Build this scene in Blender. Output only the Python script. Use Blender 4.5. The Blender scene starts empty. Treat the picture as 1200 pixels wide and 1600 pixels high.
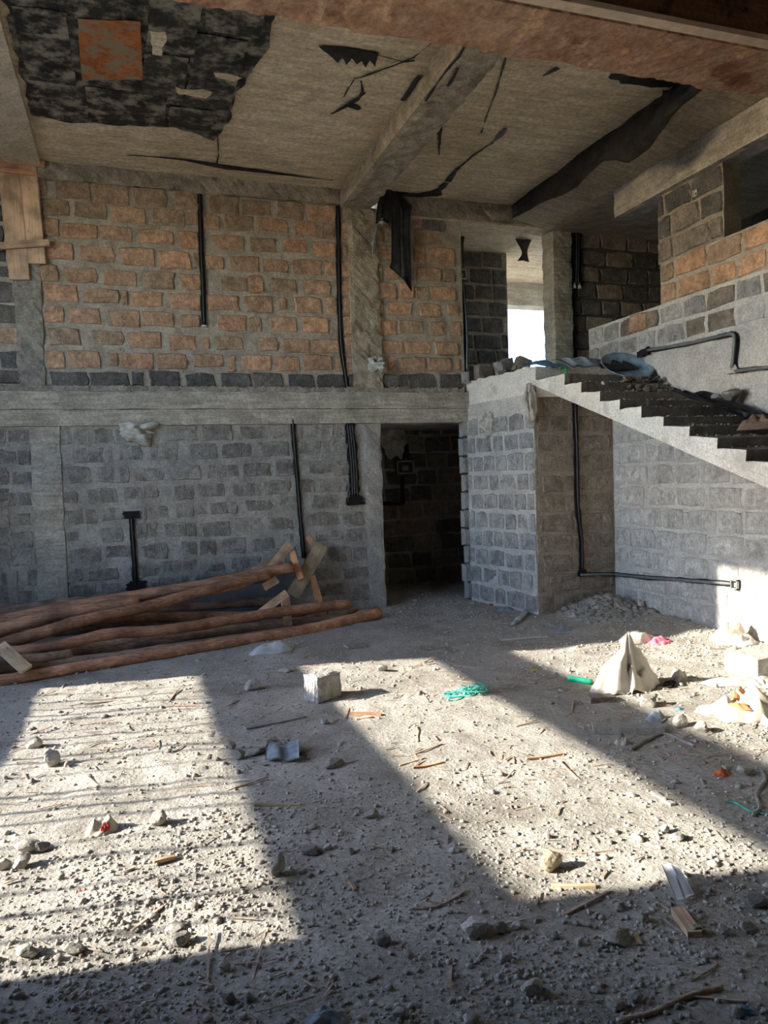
import bpy, bmesh, math, random
import numpy as np
from mathutils import Vector, Matrix
C = bpy.context.scene.collection
S = bpy.context.scene
R = math.radians

# ------------------------------------------------------------ camera
F = 1180.0
yaw, pitch, roll, H = R(18.5), R(-2.6), R(1.9), 1.55
fw = Vector((math.sin(yaw)*math.cos(pitch), math.cos(yaw)*math.cos(pitch), math.sin(pitch)))
r0 = Vector((math.cos(yaw), -math.sin(yaw), 0)); u0 = r0.cross(fw)
rt = math.cos(roll)*r0 - math.sin(roll)*u0; upv = math.sin(roll)*r0 + math.cos(roll)*u0
cam = bpy.data.cameras.new('camera'); co = bpy.data.objects.new('camera', cam); C.objects.link(co)
co.matrix_world = Matrix(((rt.x, upv.x, -fw.x, 0), (rt.y, upv.y, -fw.y, 0), (rt.z, upv.z, -fw.z, H), (0, 0, 0, 1)))
cam.sensor_fit = 'VERTICAL'; cam.sensor_height = 24.0; cam.lens = 24.0*F/1600.0; cam.clip_start = 0.05
S.camera = co

# ------------------------------------------------------------ sky, sun, exposure
SUN_EL, SUN_SLOPE = R(26.0), 0.13
w = bpy.data.worlds.new('world'); S.world = w; w.use_nodes = True
wn = w.node_tree; wn.nodes.clear()
sky = wn.nodes.new('ShaderNodeTexSky'); sky.sky_type = 'NISHITA'; sky.sun_disc = False
sky.sun_elevation = SUN_EL; sky.sun_rotation = R(-90 + 7.4); sky.altitude = 1500; sky.dust_density = 0.9
bg = wn.nodes.new('ShaderNodeBackground'); bg.inputs['Strength'].default_value = 1.4
wo = wn.nodes.new('ShaderNodeOutputWorld')
wn.links.new(sky.outputs[0], bg.inputs[0]); wn.links.new(bg.outputs[0], wo.inputs[0])
sl = bpy.data.lights.new('sun', 'SUN'); sl.energy = 13.5; sl.angle = R(0.7); sl.color = (1.0, 0.93, 0.80)
so = bpy.data.objects.new('sun', sl); C.objects.link(so); so.location = (-8, 5, 8)
sd = Vector((math.cos(SUN_EL), -SUN_SLOPE*math.cos(SUN_EL), -math.sin(SUN_EL)))
so.rotation_euler = sd.to_track_quat('-Z', 'Y').to_euler()
S.view_settings.view_transform = 'Standard'; S.view_settings.look = 'None'
S.view_settings.gamma = 1.0; S.view_settings.use_curve_mapping = False; S.view_settings.exposure = 0.1

# ------------------------------------------------------------ numeric noise
def _h(i, j, s):
    n = (i.astype(np.int64)*374761393 + j.astype(np.int64)*668265263 + s*974711) & 0x7fffffff
    n = ((n ^ (n >> 13))*1274126177) & 0x7fffffff
    return ((n ^ (n >> 16)) & 0xffff)/65535.0
def vn(x, y, s=0):
    x = np.asarray(x, float); y = np.asarray(y, float)
    i = np.floor(x); j = np.floor(y); a = x-i; b = y-j; a = a*a*(3-2*a); b = b*b*(3-2*b)
    return (_h(i, j, s)*(1-a)+_h(i+1, j, s)*a)*(1-b) + (_h(i, j+1, s)*(1-a)+_h(i+1, j+1, s)*a)*b
def fbm(x, y, s=0, o=4):
    t = 0; a = .5
    for k in range(o):
        t = t + a*(vn(x, y, s+k)-.5)*2; x = np.asarray(x)*2.03+3.1; y = np.asarray(y)*2.03+1.7; a *= .5
    return t

# ------------------------------------------------------------ node helpers
class NT:
    def __init__(s, name):
        s.m = bpy.data.materials.new(name); s.m.use_nodes = True; s.t = s.m.node_tree; s.t.nodes.clear()
        s.out = s.n('ShaderNodeOutputMaterial'); s.b = s.n('ShaderNodeBsdfPrincipled'); s.l(s.b.outputs[0], s.out.inputs[0])
        s.g = s.n('ShaderNodeNewGeometry'); s.oi = s.n('ShaderNodeObjectInfo'); s.tc = s.n('ShaderNodeTexCoord')
        s.pos = s.g.outputs['Position']; s.rnd = s.oi.outputs['Random']
        s.b.inputs['Specular IOR Level'].default_value = 0.25
    def n(s, t): return s.t.nodes.new(t)
    def l(s, a, b): s.t.links.new(a, b)
    def put(s, v, i):
        if hasattr(v, 'is_output'): s.l(v, i)
        elif isinstance(v, (tuple, list)): i.default_value = tuple(v)+((1.0,) if len(v) == 3 and len(i.default_value) == 4 else ())
        else: i.default_value = v
    def math(s, op, a, b=0.0, cl=False):
        m = s.n('ShaderNodeMath'); m.operation = op; m.use_clamp = cl; s.put(a, m.inputs[0]); s.put(b, m.inputs[1]); return m.outputs[0]
    def vm(s, op, a, b):
        m = s.n('ShaderNodeVectorMath'); m.operation = op; s.put(a, m.inputs[0]); s.put(b, m.inputs[1]); return m.outputs[0]
    def sc(s, vec, xyz): return s.vm('MULTIPLY', vec, xyz)
    def noise(s, vec, scale, det=4.0, rough=.55, dist=0.0):
        m = s.n('ShaderNodeTexNoise'); s.put(vec, m.inputs['Vector']); m.inputs['Scale'].default_value = scale
        m.inputs['Detail'].default_value = det; m.inputs['Roughness'].default_value = rough; m.inputs['Distortion'].default_value = dist; return m.outputs[0]
    def vor(s, vec, scale, feat='F1'):
        m = s.n('ShaderNodeTexVoronoi'); m.feature = feat; s.put(vec, m.inputs['Vector']); m.inputs['Scale'].default_value = scale; return m.outputs['Distance']
    def mix(s, f, a, b, bt='MIX'):
        m = s.n('ShaderNodeMix'); m.data_type = 'RGBA'; m.blend_type = bt; s.put(f, m.inputs[0]); s.put(a, m.inputs[6]); s.put(b, m.inputs[7]); return m.outputs[2]
    def ramp(s, f, lo, hi, a=0.0, b=1.0):
        m = s.n('ShaderNodeMapRange'); m.interpolation_type = 'SMOOTHSTEP'; s.put(f, m.inputs[0])
        for k, v in enumerate((lo, hi, a, b)): m.inputs[k+1].default_value = v
        return m.outputs[0]
    def gray(s, v):
        m = s.n('ShaderNodeCombineColor')
        for k in range(3): s.put(v, m.inputs[k])
        return m.outputs[0]
    def fin(s, col, rough=.9, h=None, dist=.01, strength=1.0):
        s.put(col, s.b.inputs['Base Color']); s.put(rough, s.b.inputs['Roughness'])
        if h is not None:
            bp = s.n('ShaderNodeBump'); bp.inputs['Strength'].default_value = strength; bp.inputs['Distance'].default_value = dist
            s.l(h, bp.inputs['Height']); s.l(bp.outputs[0], s.b.inputs['Normal'])
        return s.m

MORT = (.30, .285, .26)
def brick_mat(name, c1, c2, mort=MORT, smear=.5, pits=.5, streak=.3, blue=None, drip=0.0):
    t = NT(name)
    off = t.n('ShaderNodeCombineXYZ'); s = t.math('MULTIPLY', t.rnd, 37.0)
    t.put(s, off.inputs[0]); t.put(s, off.inputs[2])
    v = t.vm('ADD', t.pos, off.outputs[0])
    n1 = t.noise(v, 9, 6, .65); n2 = t.noise(v, 75, 3, .6); nb = t.noise(t.pos, 1.1, 3)
    vs = t.sc(v, (70, 70, 7)); st = t.noise(vs, 1.0, 3, .6)
    rr = t.math('FRACT', t.math('MULTIPLY', t.rnd, 7.31))
    col = t.mix(rr, c1, c2)
    col = t.mix(1.0, col, t.gray(t.ramp(n1, .28, .72, .68, 1.3)), 'MULTIPLY'); col = t.mix(1.0, col, t.gray(t.ramp(t.noise(v, 30, 4, .7), .25, .75, .72, 1.28)), 'MULTIPLY')
    col = t.mix(1.0, col, t.gray(t.ramp(nb, .3, .7, .82, 1.15)), 'MULTIPLY')
    sp = t.ramp(n2, .62, .72); col = t.mix(t.math('MULTIPLY', sp, .45), col, (.55, .47, .40))
    vd = t.vor(v, 55.0); pit = t.math('MULTIPLY', t.ramp(vd, .12, .26, 1.0, 0.0), t.math('MULTIPLY', t.ramp(t.noise(v, 14, 2), .5, .62), pits))
    col = t.mix(pit, col, (.035, .033, .033))
    # mortar smeared over the edges of the block
    sep = t.n('ShaderNodeSeparateXYZ'); t.l(t.tc.outputs['Generated'], sep.inputs[0])
    ex = t.math('MULTIPLY', t.math('ABSOLUTE', t.math('SUBTRACT', sep.outputs[0], .5)), 2.0)
    ez = t.math('MULTIPLY', t.math('ABSOLUTE', t.math('SUBTRACT', sep.outputs[2], .5)), 2.0)
    e = t.math('MAXIMUM', t.math('POWER', ex, 1.8), ez)
    e = t.math('ADD', e, t.math('MULTIPLY', t.math('SUBTRACT', n1, .5), 1.4))
    e = t.math('ADD', e, t.math('MULTIPLY', t.math('SUBTRACT', st, .5), streak*1.6))
    sm = t.ramp(e, 1.06-.45*smear, 1.26-.45*smear)
    mc = t.mix(n2, tuple(c*.75 for c in mort), tuple(c*1.2 for c in mort))
    col = t.mix(t.math('MULTIPLY', sm, .85), col, mc)
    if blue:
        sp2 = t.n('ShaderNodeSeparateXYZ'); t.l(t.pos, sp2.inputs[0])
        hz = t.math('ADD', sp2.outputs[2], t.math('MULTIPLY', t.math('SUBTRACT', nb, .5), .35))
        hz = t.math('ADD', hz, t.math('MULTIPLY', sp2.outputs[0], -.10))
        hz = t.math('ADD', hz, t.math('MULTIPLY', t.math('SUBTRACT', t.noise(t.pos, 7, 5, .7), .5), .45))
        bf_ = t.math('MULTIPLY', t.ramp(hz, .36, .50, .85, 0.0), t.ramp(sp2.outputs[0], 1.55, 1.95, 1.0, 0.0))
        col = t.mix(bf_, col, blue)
    if drip:
        dn = t.noise(t.sc(t.pos, (11, 11, 1.1)), 1.0, 4, .6); db = t.noise(t.pos, 1.7, 3)
        dr = t.math('MULTIPLY', t.ramp(dn, .54, .66), t.ramp(db, .42, .58)); col = t.mix(t.math('MULTIPLY', dr, drip), col, tuple(min(1, c*1.25) for c in mort))
    h = t.math('ADD', t.math('MULTIPLY', n1, 1.3), t.math('MULTIPLY', n2, .5))
    h = t.math('ADD', h, t.math('MULTIPLY', st, streak)); h = t.math('SUBTRACT', h, t.math('MULTIPLY', pit, .8))
    return t.fin(col, .95, h, .022)

def rough_mat(name, c1, c2, sc=3.0, fine=60, dist=.012, rough=.93, stain=None, stain_sc=1.2, grain=None, rnd=0.0, blue=None, st_lo=.52, st_hi=.66):
    t = NT(name); v = t.pos
    if rnd:
        off = t.n('ShaderNodeCombineXYZ'); s = t.math('MULTIPLY', t.rnd, 23.0)
        for k in range(3): t.put(s, off.inputs[k])
        v = t.vm('ADD', v, off.outputs[0])
    n1 = t.noise(v, sc, 7, .65); n2 = t.noise(v, fine, 4, .65)
    col = t.mix(t.ramp(n1, .32, .68), c1, c2)
    col = t.mix(1.0, col, t.gray(t.ramp(n2, .2, .8, .7, 1.3)), 'MULTIPLY')
    if rnd: col = t.mix(1.0, col, t.gray(t.ramp(t.rnd, 0, 1, 1-rnd, 1+rnd)), 'MULTIPLY')
    h = t.math('ADD', t.math('MULTIPLY', n1, .8), t.math('MULTIPLY', n2, .45))
    if grain:
        gn = t.noise(t.sc(v, grain), 1.0, 4, .6); col = t.mix(1.0, col, t.gray(t.ramp(gn, .3, .7, .8, 1.15)), 'MULTIPLY')
        h = t.math('ADD', h, t.math('MULTIPLY', gn, .5))
    if stain: col = t.mix(t.ramp(t.noise(v, stain_sc, 5, .7), st_lo, st_hi), col, stain)
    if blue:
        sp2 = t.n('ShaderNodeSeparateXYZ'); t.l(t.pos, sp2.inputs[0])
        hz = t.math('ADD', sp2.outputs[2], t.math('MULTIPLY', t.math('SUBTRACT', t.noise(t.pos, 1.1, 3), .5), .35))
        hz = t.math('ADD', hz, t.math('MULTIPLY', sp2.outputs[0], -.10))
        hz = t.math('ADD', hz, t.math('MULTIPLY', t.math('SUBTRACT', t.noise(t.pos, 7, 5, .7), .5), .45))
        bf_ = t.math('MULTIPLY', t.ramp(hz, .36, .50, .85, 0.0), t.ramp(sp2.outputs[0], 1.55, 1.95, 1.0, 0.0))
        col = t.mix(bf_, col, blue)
    return t.fin(col, rough, h, dist)

def plain(name, c, rough=.7, var=.25, sc=20, dist=.002, c2=None, spec=.3):
    t = NT(name); n1 = t.noise(t.pos, sc, 4)
    col = t.mix(t.ramp(n1, .3, .7), c2 or tuple(x*(1-var) for x in c), tuple(min(1, x*(1+var)) for x in c))
    t.b.inputs['Specular IOR Level'].default_value = spec
    return t.fin(col, rough, n1, dist)

def wood_mat(name, c1, c2, along='x', knots=.6, rnd=.25):
    t = NT(name); v = t.tc.outputs['Object']
    off = t.n('ShaderNodeCombineXYZ'); s = t.math('MULTIPLY', t.rnd, 31.0)
    for k in range(3): t.put(s, off.inputs[k])
    v = t.vm('ADD', v, off.outputs[0])
    s3 = (5, 60, 60) if along == 'x' else (60, 60, 5)
    g = t.noise(t.sc(v, s3), 1.0, 5, .6); b = t.noise(v, 4, 3)
    col = t.mix(t.ramp(g, .3, .7), c1, c2); col = t.mix(1.0, col, t.gray(t.ramp(b, .3, .7, .6, 1.3)), 'MULTIPLY')
    col = t.mix(1.0, col, t.gray(t.ramp(t.rnd, 0, 1, 1-rnd, 1+rnd)), 'MULTIPLY')
    kd = t.vor(t.sc(v, (9, 22, 22) if along == 'x' else (22, 22, 9)), 1.0)
    col = t.mix(t.math('MULTIPLY', t.ramp(kd, .05, .2, 1, 0), knots), col, tuple(x*.3 for x in c1))
    return t.fin(col, .85, g, .004)

MT = {}
MT['orange'] = brick_mat('orange_block', (.56, .335, .21), (.46, .305, .205), mort=(.39, .345, .285), smear=.42, pits=.4, streak=.35)
MT['tan'] = brick_mat('tan_block', (.41, .29, .195), (.36, .26, .18), mort=(.39, .345, .285), smear=.55, pits=.4, streak=.35)
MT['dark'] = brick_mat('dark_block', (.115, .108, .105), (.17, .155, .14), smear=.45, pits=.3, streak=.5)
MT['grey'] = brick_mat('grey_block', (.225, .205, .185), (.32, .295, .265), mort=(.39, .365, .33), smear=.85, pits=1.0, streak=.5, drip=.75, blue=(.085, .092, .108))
MT['pier'] = brick_mat('pier_block', (.31, .30, .29), (.40, .385, .37), mort=(.44, .43, .415), smear=.95, pits=.8, streak=.9, drip=.75)
MT['brown'] = brick_mat('brown_block', (.24, .198, .16), (.30, .252, .205), mort=(.31, .27, .225), smear=.8, pits=.6, streak=.5)
MT['pale'] = brick_mat('pale_block', (.48, .465, .44), (.55, .53, .505), mort=(.50, .485, .465), smear=1.05, pits=.5, streak=.9, drip=.75)
MT['mort'] = rough_mat('mortar', (.30, .26, .21), (.46, .41, .34), 6, 50, .02)
MT['mort_dark_shade'] = rough_mat('dark_shade_mortar', (.07, .065, .06), (.11, .10, .09), 5, 40, .02)  # dark joints of the upper wall; elsewhere shade put into the colour
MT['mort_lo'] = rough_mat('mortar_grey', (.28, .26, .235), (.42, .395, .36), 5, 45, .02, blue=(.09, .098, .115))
MT['mort_pale'] = rough_mat('mortar_pale', (.43, .415, .39), (.58, .56, .525), 4, 45, .015)
MT['mort_brown'] = rough_mat('mortar_brown', (.24, .20, .16), (.35, .30, .245), 4, 45, .015)
MT['conc'] = rough_mat('beam_concrete', (.31, .285, .24), (.47, .435, .375), 4, 40, .014, grain=(3, 3, 34))
MT['conc_rough'] = rough_mat('rough_concrete', (.22, .20, .17), (.40, .37, .315), 9, 45, .03)
MT['conc_warm'] = rough_mat('warm_rough_concrete', (.27, .225, .165), (.46, .40, .31), 8, 45, .035, stain=(.20, .17, .13), stain_sc=3)
MT['conc_warm2'] = rough_mat('tan_beam', (.42, .36, .27), (.56, .49, .38), 4, 40, .02)
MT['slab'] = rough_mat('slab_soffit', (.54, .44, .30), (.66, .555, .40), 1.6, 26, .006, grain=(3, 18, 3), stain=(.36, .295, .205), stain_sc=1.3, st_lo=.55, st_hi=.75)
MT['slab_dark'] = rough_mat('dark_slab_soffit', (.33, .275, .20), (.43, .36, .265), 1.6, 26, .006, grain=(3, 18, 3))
MT['beam_red'] = rough_mat('red_stained_concrete', (.42, .235, .145), (.58, .39, .26), 3.5, 26, .03, stain=(.27, .12, .07), stain_sc=2.2)
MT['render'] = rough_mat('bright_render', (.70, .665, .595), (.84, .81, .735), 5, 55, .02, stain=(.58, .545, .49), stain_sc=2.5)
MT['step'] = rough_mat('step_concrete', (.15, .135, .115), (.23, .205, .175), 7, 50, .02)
MT['dirt'] = rough_mat('dirt_floor', (.33, .308, .27), (.47, .445, .40), 2.2, 48, .02, stain=(.27, .245, .21), stain_sc=1.0)
MT['gravel'] = rough_mat('gravel', (.34, .318, .28), (.52, .495, .45), 9, 90, .004)
MT['rock'] = rough_mat('rock', (.30, .285, .255), (.46, .435, .39), 14, 90, .006, rnd=.22)
MT['rock_shaded'] = rough_mat('shaded_rock', (.22, .208, .19), (.34, .32, .295), 14, 90, .006, rnd=.2)  # darker copy of rock, shade on the stones partly in its colour
MT['rock_tan'] = rough_mat('tan_rock', (.48, .39, .28), (.62, .53, .40), 14, 90, .006)
MT['rock_pale'] = rough_mat('pale_rock', (.42, .405, .37), (.55, .53, .485), 14, 90, .006)
MT['chip'] = rough_mat('wood_chip', (.40, .285, .215), (.58, .47, .38), 12, 60, .003)
MT['black'] = rough_mat('black_polythene', (.010, .010, .011), (.035, .034, .036), 7, 30, .006, rough=.5)
MT['black_dusty'] = rough_mat('dusty_polythene', (.03, .028, .026), (.075, .068, .06), 5, 30, .008, rough=.7)
MT['film'] = rough_mat('streaked_film', (.012, .012, .012), (.045, .043, .038), 5, 22, .004, rough=.6, rnd=.2, grain=(4, 16, 4), stain=(.26, .24, .195), stain_sc=5.5, st_lo=.44, st_hi=.66)
MT['rust'] = rough_mat('rusty_sheet', (.42, .14, .04), (.30, .10, .035), 5, 22, .004, rough=.6, stain=(.26, .21, .14), stain_sc=7, st_lo=.44, st_hi=.58)
MT['pole'] = wood_mat('peeled_pole', (.33, .155, .09), (.52, .30, .185))
MT['pole_grey'] = wood_mat('grey_pole', (.20, .135, .10), (.34, .245, .19))
MT['cut'] = plain('cut_wood', (.52, .30, .17), .85, .2, 40)
MT['plank'] = wood_mat('sawn_plank', (.50, .33, .215), (.62, .44, .30), knots=.5)
MT['plank_or'] = wood_mat('orange_plank', (.52, .25, .125), (.62, .34, .19), knots=.5)
MT['plank_pale'] = wood_mat('pale_plank', (.42, .315, .20), (.54, .42, .285), knots=.7)
MT['board_brown'] = rough_mat('brown_board', (.16, .075, .04), (.23, .115, .065), 3, 30, .006, grain=(2, 30, 30), stain=(.06, .035, .025), stain_sc=4)
MT['sunlit_edge'] = plain('painted_sunlit_edge', (.72, .56, .42), .8, .12, 12)  # pale tint stands in for sunlight along the beam edge
MT['pvc'] = plain('black_conduit', (.018, .018, .02), .35, .2, 12, spec=.5)
MT['pvc_grey'] = plain('grey_conduit', (.16, .175, .185), .4, .2, 12, spec=.5)
MT['chase'] = plain('black_chase', (.014, .013, .013), .95, .4, 40)  # near-black strip colour laid along chases and box recesses
MT['white_box'] = plain('white_plastic', (.62, .61, .58), .5, .1, 30)
MT['steel'] = plain('galvanised_box', (.32, .31, .29), .45, .25, 30)
MT['dark_in'] = plain('box_inside', (.06, .06, .06), .7, .4, 60)
MT['sack'] = plain('white_sack', (.60, .565, .495), .75, .10, 14)
MT['bag'] = plain('white_bag', (.60, .62, .64), .45, .10, 14, spec=.4)
MT['paper'] = plain('paper', (.62, .64, .66), .7, .06, 14)
MT['cream'] = plain('cream_paper', (.58, .525, .43), .8, .12, 20)
MT['brownp'] = plain('brown_paper', (.45, .22, .10), .8, .15, 20)
MT['ragw'] = plain('dusty_rag', (.46, .44, .40), .9, .2, 16)
MT['brownd'] = plain('dusty_brown_cloth', (.24, .165, .12), .9, .25, 20)
MT['pink'] = plain('pink_plastic', (.62, .17, .24), .6, .2, 20)
MT['red'] = plain('red_cloth', (.50, .05, .045), .7, .25, 20)
MT['orangep'] = plain('orange_wrapper', (.66, .16, .07), .55, .2, 20)
MT['teal'] = plain('teal_twine', (.10, .50, .42), .6, .25, 40)
MT['green'] = plain('green_plastic', (.02, .36, .22), .4, .15, 20)
MT['yellow'] = plain('yellow_wrapper', (.62, .52, .07), .55, .2, 30)
MT['bluecloth'] = plain('blue_grey_cloth', (.24, .29, .34), .8, .2, 24)
MT['blue'] = plain('blue_plastic', (.10, .24, .40), .45, .3, 20)
MT['basin'] = plain('blue_basin', (.20, .29, .36), .6, .3, 14)
MT['clear'] = plain('cloudy_plastic', (.50, .53, .54), .25, .1, 20, spec=.6)
MT['ground'] = rough_mat('outside_ground', (.34, .30, .24), (.44, .39, .31), .4, 6, .02)

# ------------------------------------------------------------ surveyed positions (metres)
UP = [
(-0.74,-0.67,4.522,4.71),
(-0.58,-0.24,4.513,4.712),
(-0.23,0.13,4.491,4.71),
(0.16,0.51,4.487,4.701),
(0.59,0.84,4.49,4.707),
(-0.74,-0.47,4.325,4.506),
(-0.41,-0.1,4.335,4.492),
(-0.06,0.29,4.302,4.479),
(0.35,0.69,4.304,4.485),
(0.71,0.83,4.332,4.477),
(-0.74,-0.57,4.125,4.297),
(-0.55,-0.21,4.106,4.274),
(-0.18,0.15,4.116,4.275),
(0.21,0.55,4.107,4.265),
(0.61,0.82,4.083,4.265),
(-0.73,-0.44,3.888,4.069),
(-0.38,-0.04,3.876,4.06),
(0.01,0.35,3.872,4.059),
(0.4,0.73,3.857,4.05),
(0.76,0.82,3.87,4.043),
(-0.77,-0.6,3.659,3.832),
(-0.54,-0.22,3.657,3.832),
(-0.17,0.17,3.649,3.817),
(0.23,0.55,3.641,3.822),
(0.61,0.83,3.638,3.821),
(-0.75,-0.41,3.457,3.643),
(-0.37,-0.03,3.459,3.618),
(0.1,0.42,3.451,3.607),
(0.49,0.81,3.43,3.607),
(0.01,0.06,3.451,3.611),
(-0.75,-0.57,3.241,3.423),
(-0.53,-0.2,3.234,3.417),
(-0.13,0.17,3.228,3.406),
(0.2,0.53,3.239,3.401),
(0.6,0.79,3.24,3.386),
(-0.72,-0.42,3.022,3.2),
(-0.3,0.01,3.027,3.188),
(0.05,0.38,3.01,3.181),
(0.46,0.75,2.991,3.161),
(-0.75,-0.58,2.777,2.963),
(-0.55,-0.23,2.781,2.97),
(-0.16,-0.06,2.806,2.958),
(-0.05,0.29,2.788,2.954),
(0.33,0.64,2.788,2.965),
(0.95,1.27,4.492,4.678),
(1.29,1.63,4.484,4.663),
(1.7,1.99,4.488,4.672),
(2.03,2.37,4.479,4.686),
(2.45,2.52,4.528,4.678),
(0.88,1.05,4.295,4.466),
(1.1,1.43,4.301,4.485),
(1.47,1.81,4.312,4.473),
(1.88,2.12,4.306,4.477),
(2.13,2.21,4.287,4.428),
(2.22,2.35,4.28,4.465),
(2.43,2.52,4.269,4.489),
(0.97,1.31,4.098,4.255),
(1.37,1.67,4.091,4.259),
(1.74,2.02,4.106,4.268),
(2.09,2.35,4.088,4.252),
(2.44,2.53,4.085,4.246),
(0.88,1.08,3.879,4.021),
(1.14,1.46,3.867,4.04),
(1.5,1.79,3.882,4.031),
(1.84,2.18,3.871,4.045),
(2.22,2.35,3.873,4.046),
(2.4,2.52,3.866,4.056),
(1.04,1.33,3.644,3.811),
(1.35,1.5,3.641,3.831),
(1.59,1.89,3.647,3.817),
(1.98,2.27,3.656,3.829),
(2.39,2.52,3.663,3.83),
(0.88,1.23,3.433,3.609),
(1.3,1.59,3.428,3.611),
(1.67,1.75,3.469,3.607),
(1.85,2.16,3.441,3.628),
(2.22,2.34,3.435,3.655),
(2.39,2.54,3.442,3.64),
(0.99,1.3,3.22,3.394),
(1.33,1.46,3.204,3.388),
(1.56,1.86,3.229,3.391),
(1.93,2.24,3.221,3.405),
(2.41,2.51,3.212,3.426),
(0.81,0.89,3.009,3.151),
(0.95,1.25,3.011,3.163),
(1.43,1.64,3.008,3.163),
(1.68,2.01,2.987,3.155),
(2.03,2.36,2.988,3.157),
(2.42,2.54,2.997,3.188),
(0.72,1.02,2.817,2.965),
(1.08,1.16,2.772,2.955),
(1.23,1.56,2.788,2.96),
(1.59,1.89,2.78,2.959),
(1.94,2.26,2.793,2.974),
(2.31,2.5,2.788,2.964),
(2.96,3.01,4.502,4.663),
(3.31,3.4,4.496,4.654),
(2.85,2.93,4.288,4.476),
(2.96,3.07,4.297,4.498),
(3.32,3.67,4.303,4.487),
(2.81,3.04,4.085,4.26),
(3.08,3.26,4.098,4.275),
(3.32,3.45,4.085,4.282),
(3.48,3.83,4.081,4.28),
(2.8,2.91,3.854,4.042),
(2.95,3.29,3.867,4.037),
(3.34,3.64,3.873,4.046),
(3.68,3.82,3.88,4.033),
(2.81,3.08,3.641,3.837),
(3.12,3.29,3.666,3.837),
(3.32,3.48,3.648,3.806),
(3.51,3.84,3.653,3.82),
(2.81,2.9,3.462,3.612),
(2.96,3.27,3.466,3.617),
(3.36,3.63,3.45,3.612),
(3.73,3.87,3.484,3.612),
(2.85,3.06,3.225,3.394),
(3.09,3.4,3.24,3.405),
(3.49,3.69,3.236,3.404),
(3.77,3.89,3.229,3.405),
(2.88,3.14,2.993,3.154),
(3.16,3.49,3.01,3.162),
(3.55,3.85,3.004,3.165),
(2.94,3.04,2.8,2.977),
(3.1,3.41,2.803,2.969),
(3.45,3.76,2.801,2.976),
(3.82,3.87,2.817,2.966)]
DK = [
(-0.72,-0.36,2.581,2.756),
(-0.35,0.04,2.601,2.752),
(0.07,0.18,2.612,2.756),
(0.25,0.56,2.587,2.769),
(0.62,0.94,2.571,2.755),
(-1.38,-0.99,3.432,3.639),
(-1.46,-0.97,3.223,3.417),
(-1.18,-0.95,2.779,2.946),
(-1.47,-0.99,2.619,2.755),
(-1.49,-1.21,2.774,2.94),
(-1.42,-1.09,4.033,4.202),
(-1.43,-1.08,3.832,4),
(-1.44,-1.04,3.681,3.8),
(-1.41,-1.08,4.235,4.402),
(-1.4,-1.08,4.435,4.603),
(1,1.33,2.575,2.758),
(1.35,1.68,2.58,2.762),
(1.75,2.05,2.582,2.759),
(2.08,2.4,2.604,2.758),
(2.46,2.56,2.59,2.758),
(3.43,3.72,4.479,4.677),
(2.79,3.07,2.596,2.766),
(3.09,3.19,2.623,2.768),
(3.2,3.54,2.598,2.778),
(3.59,3.88,2.593,2.782)]
TAN = [(-1.22,-0.93,3.022,3.186)]
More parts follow.
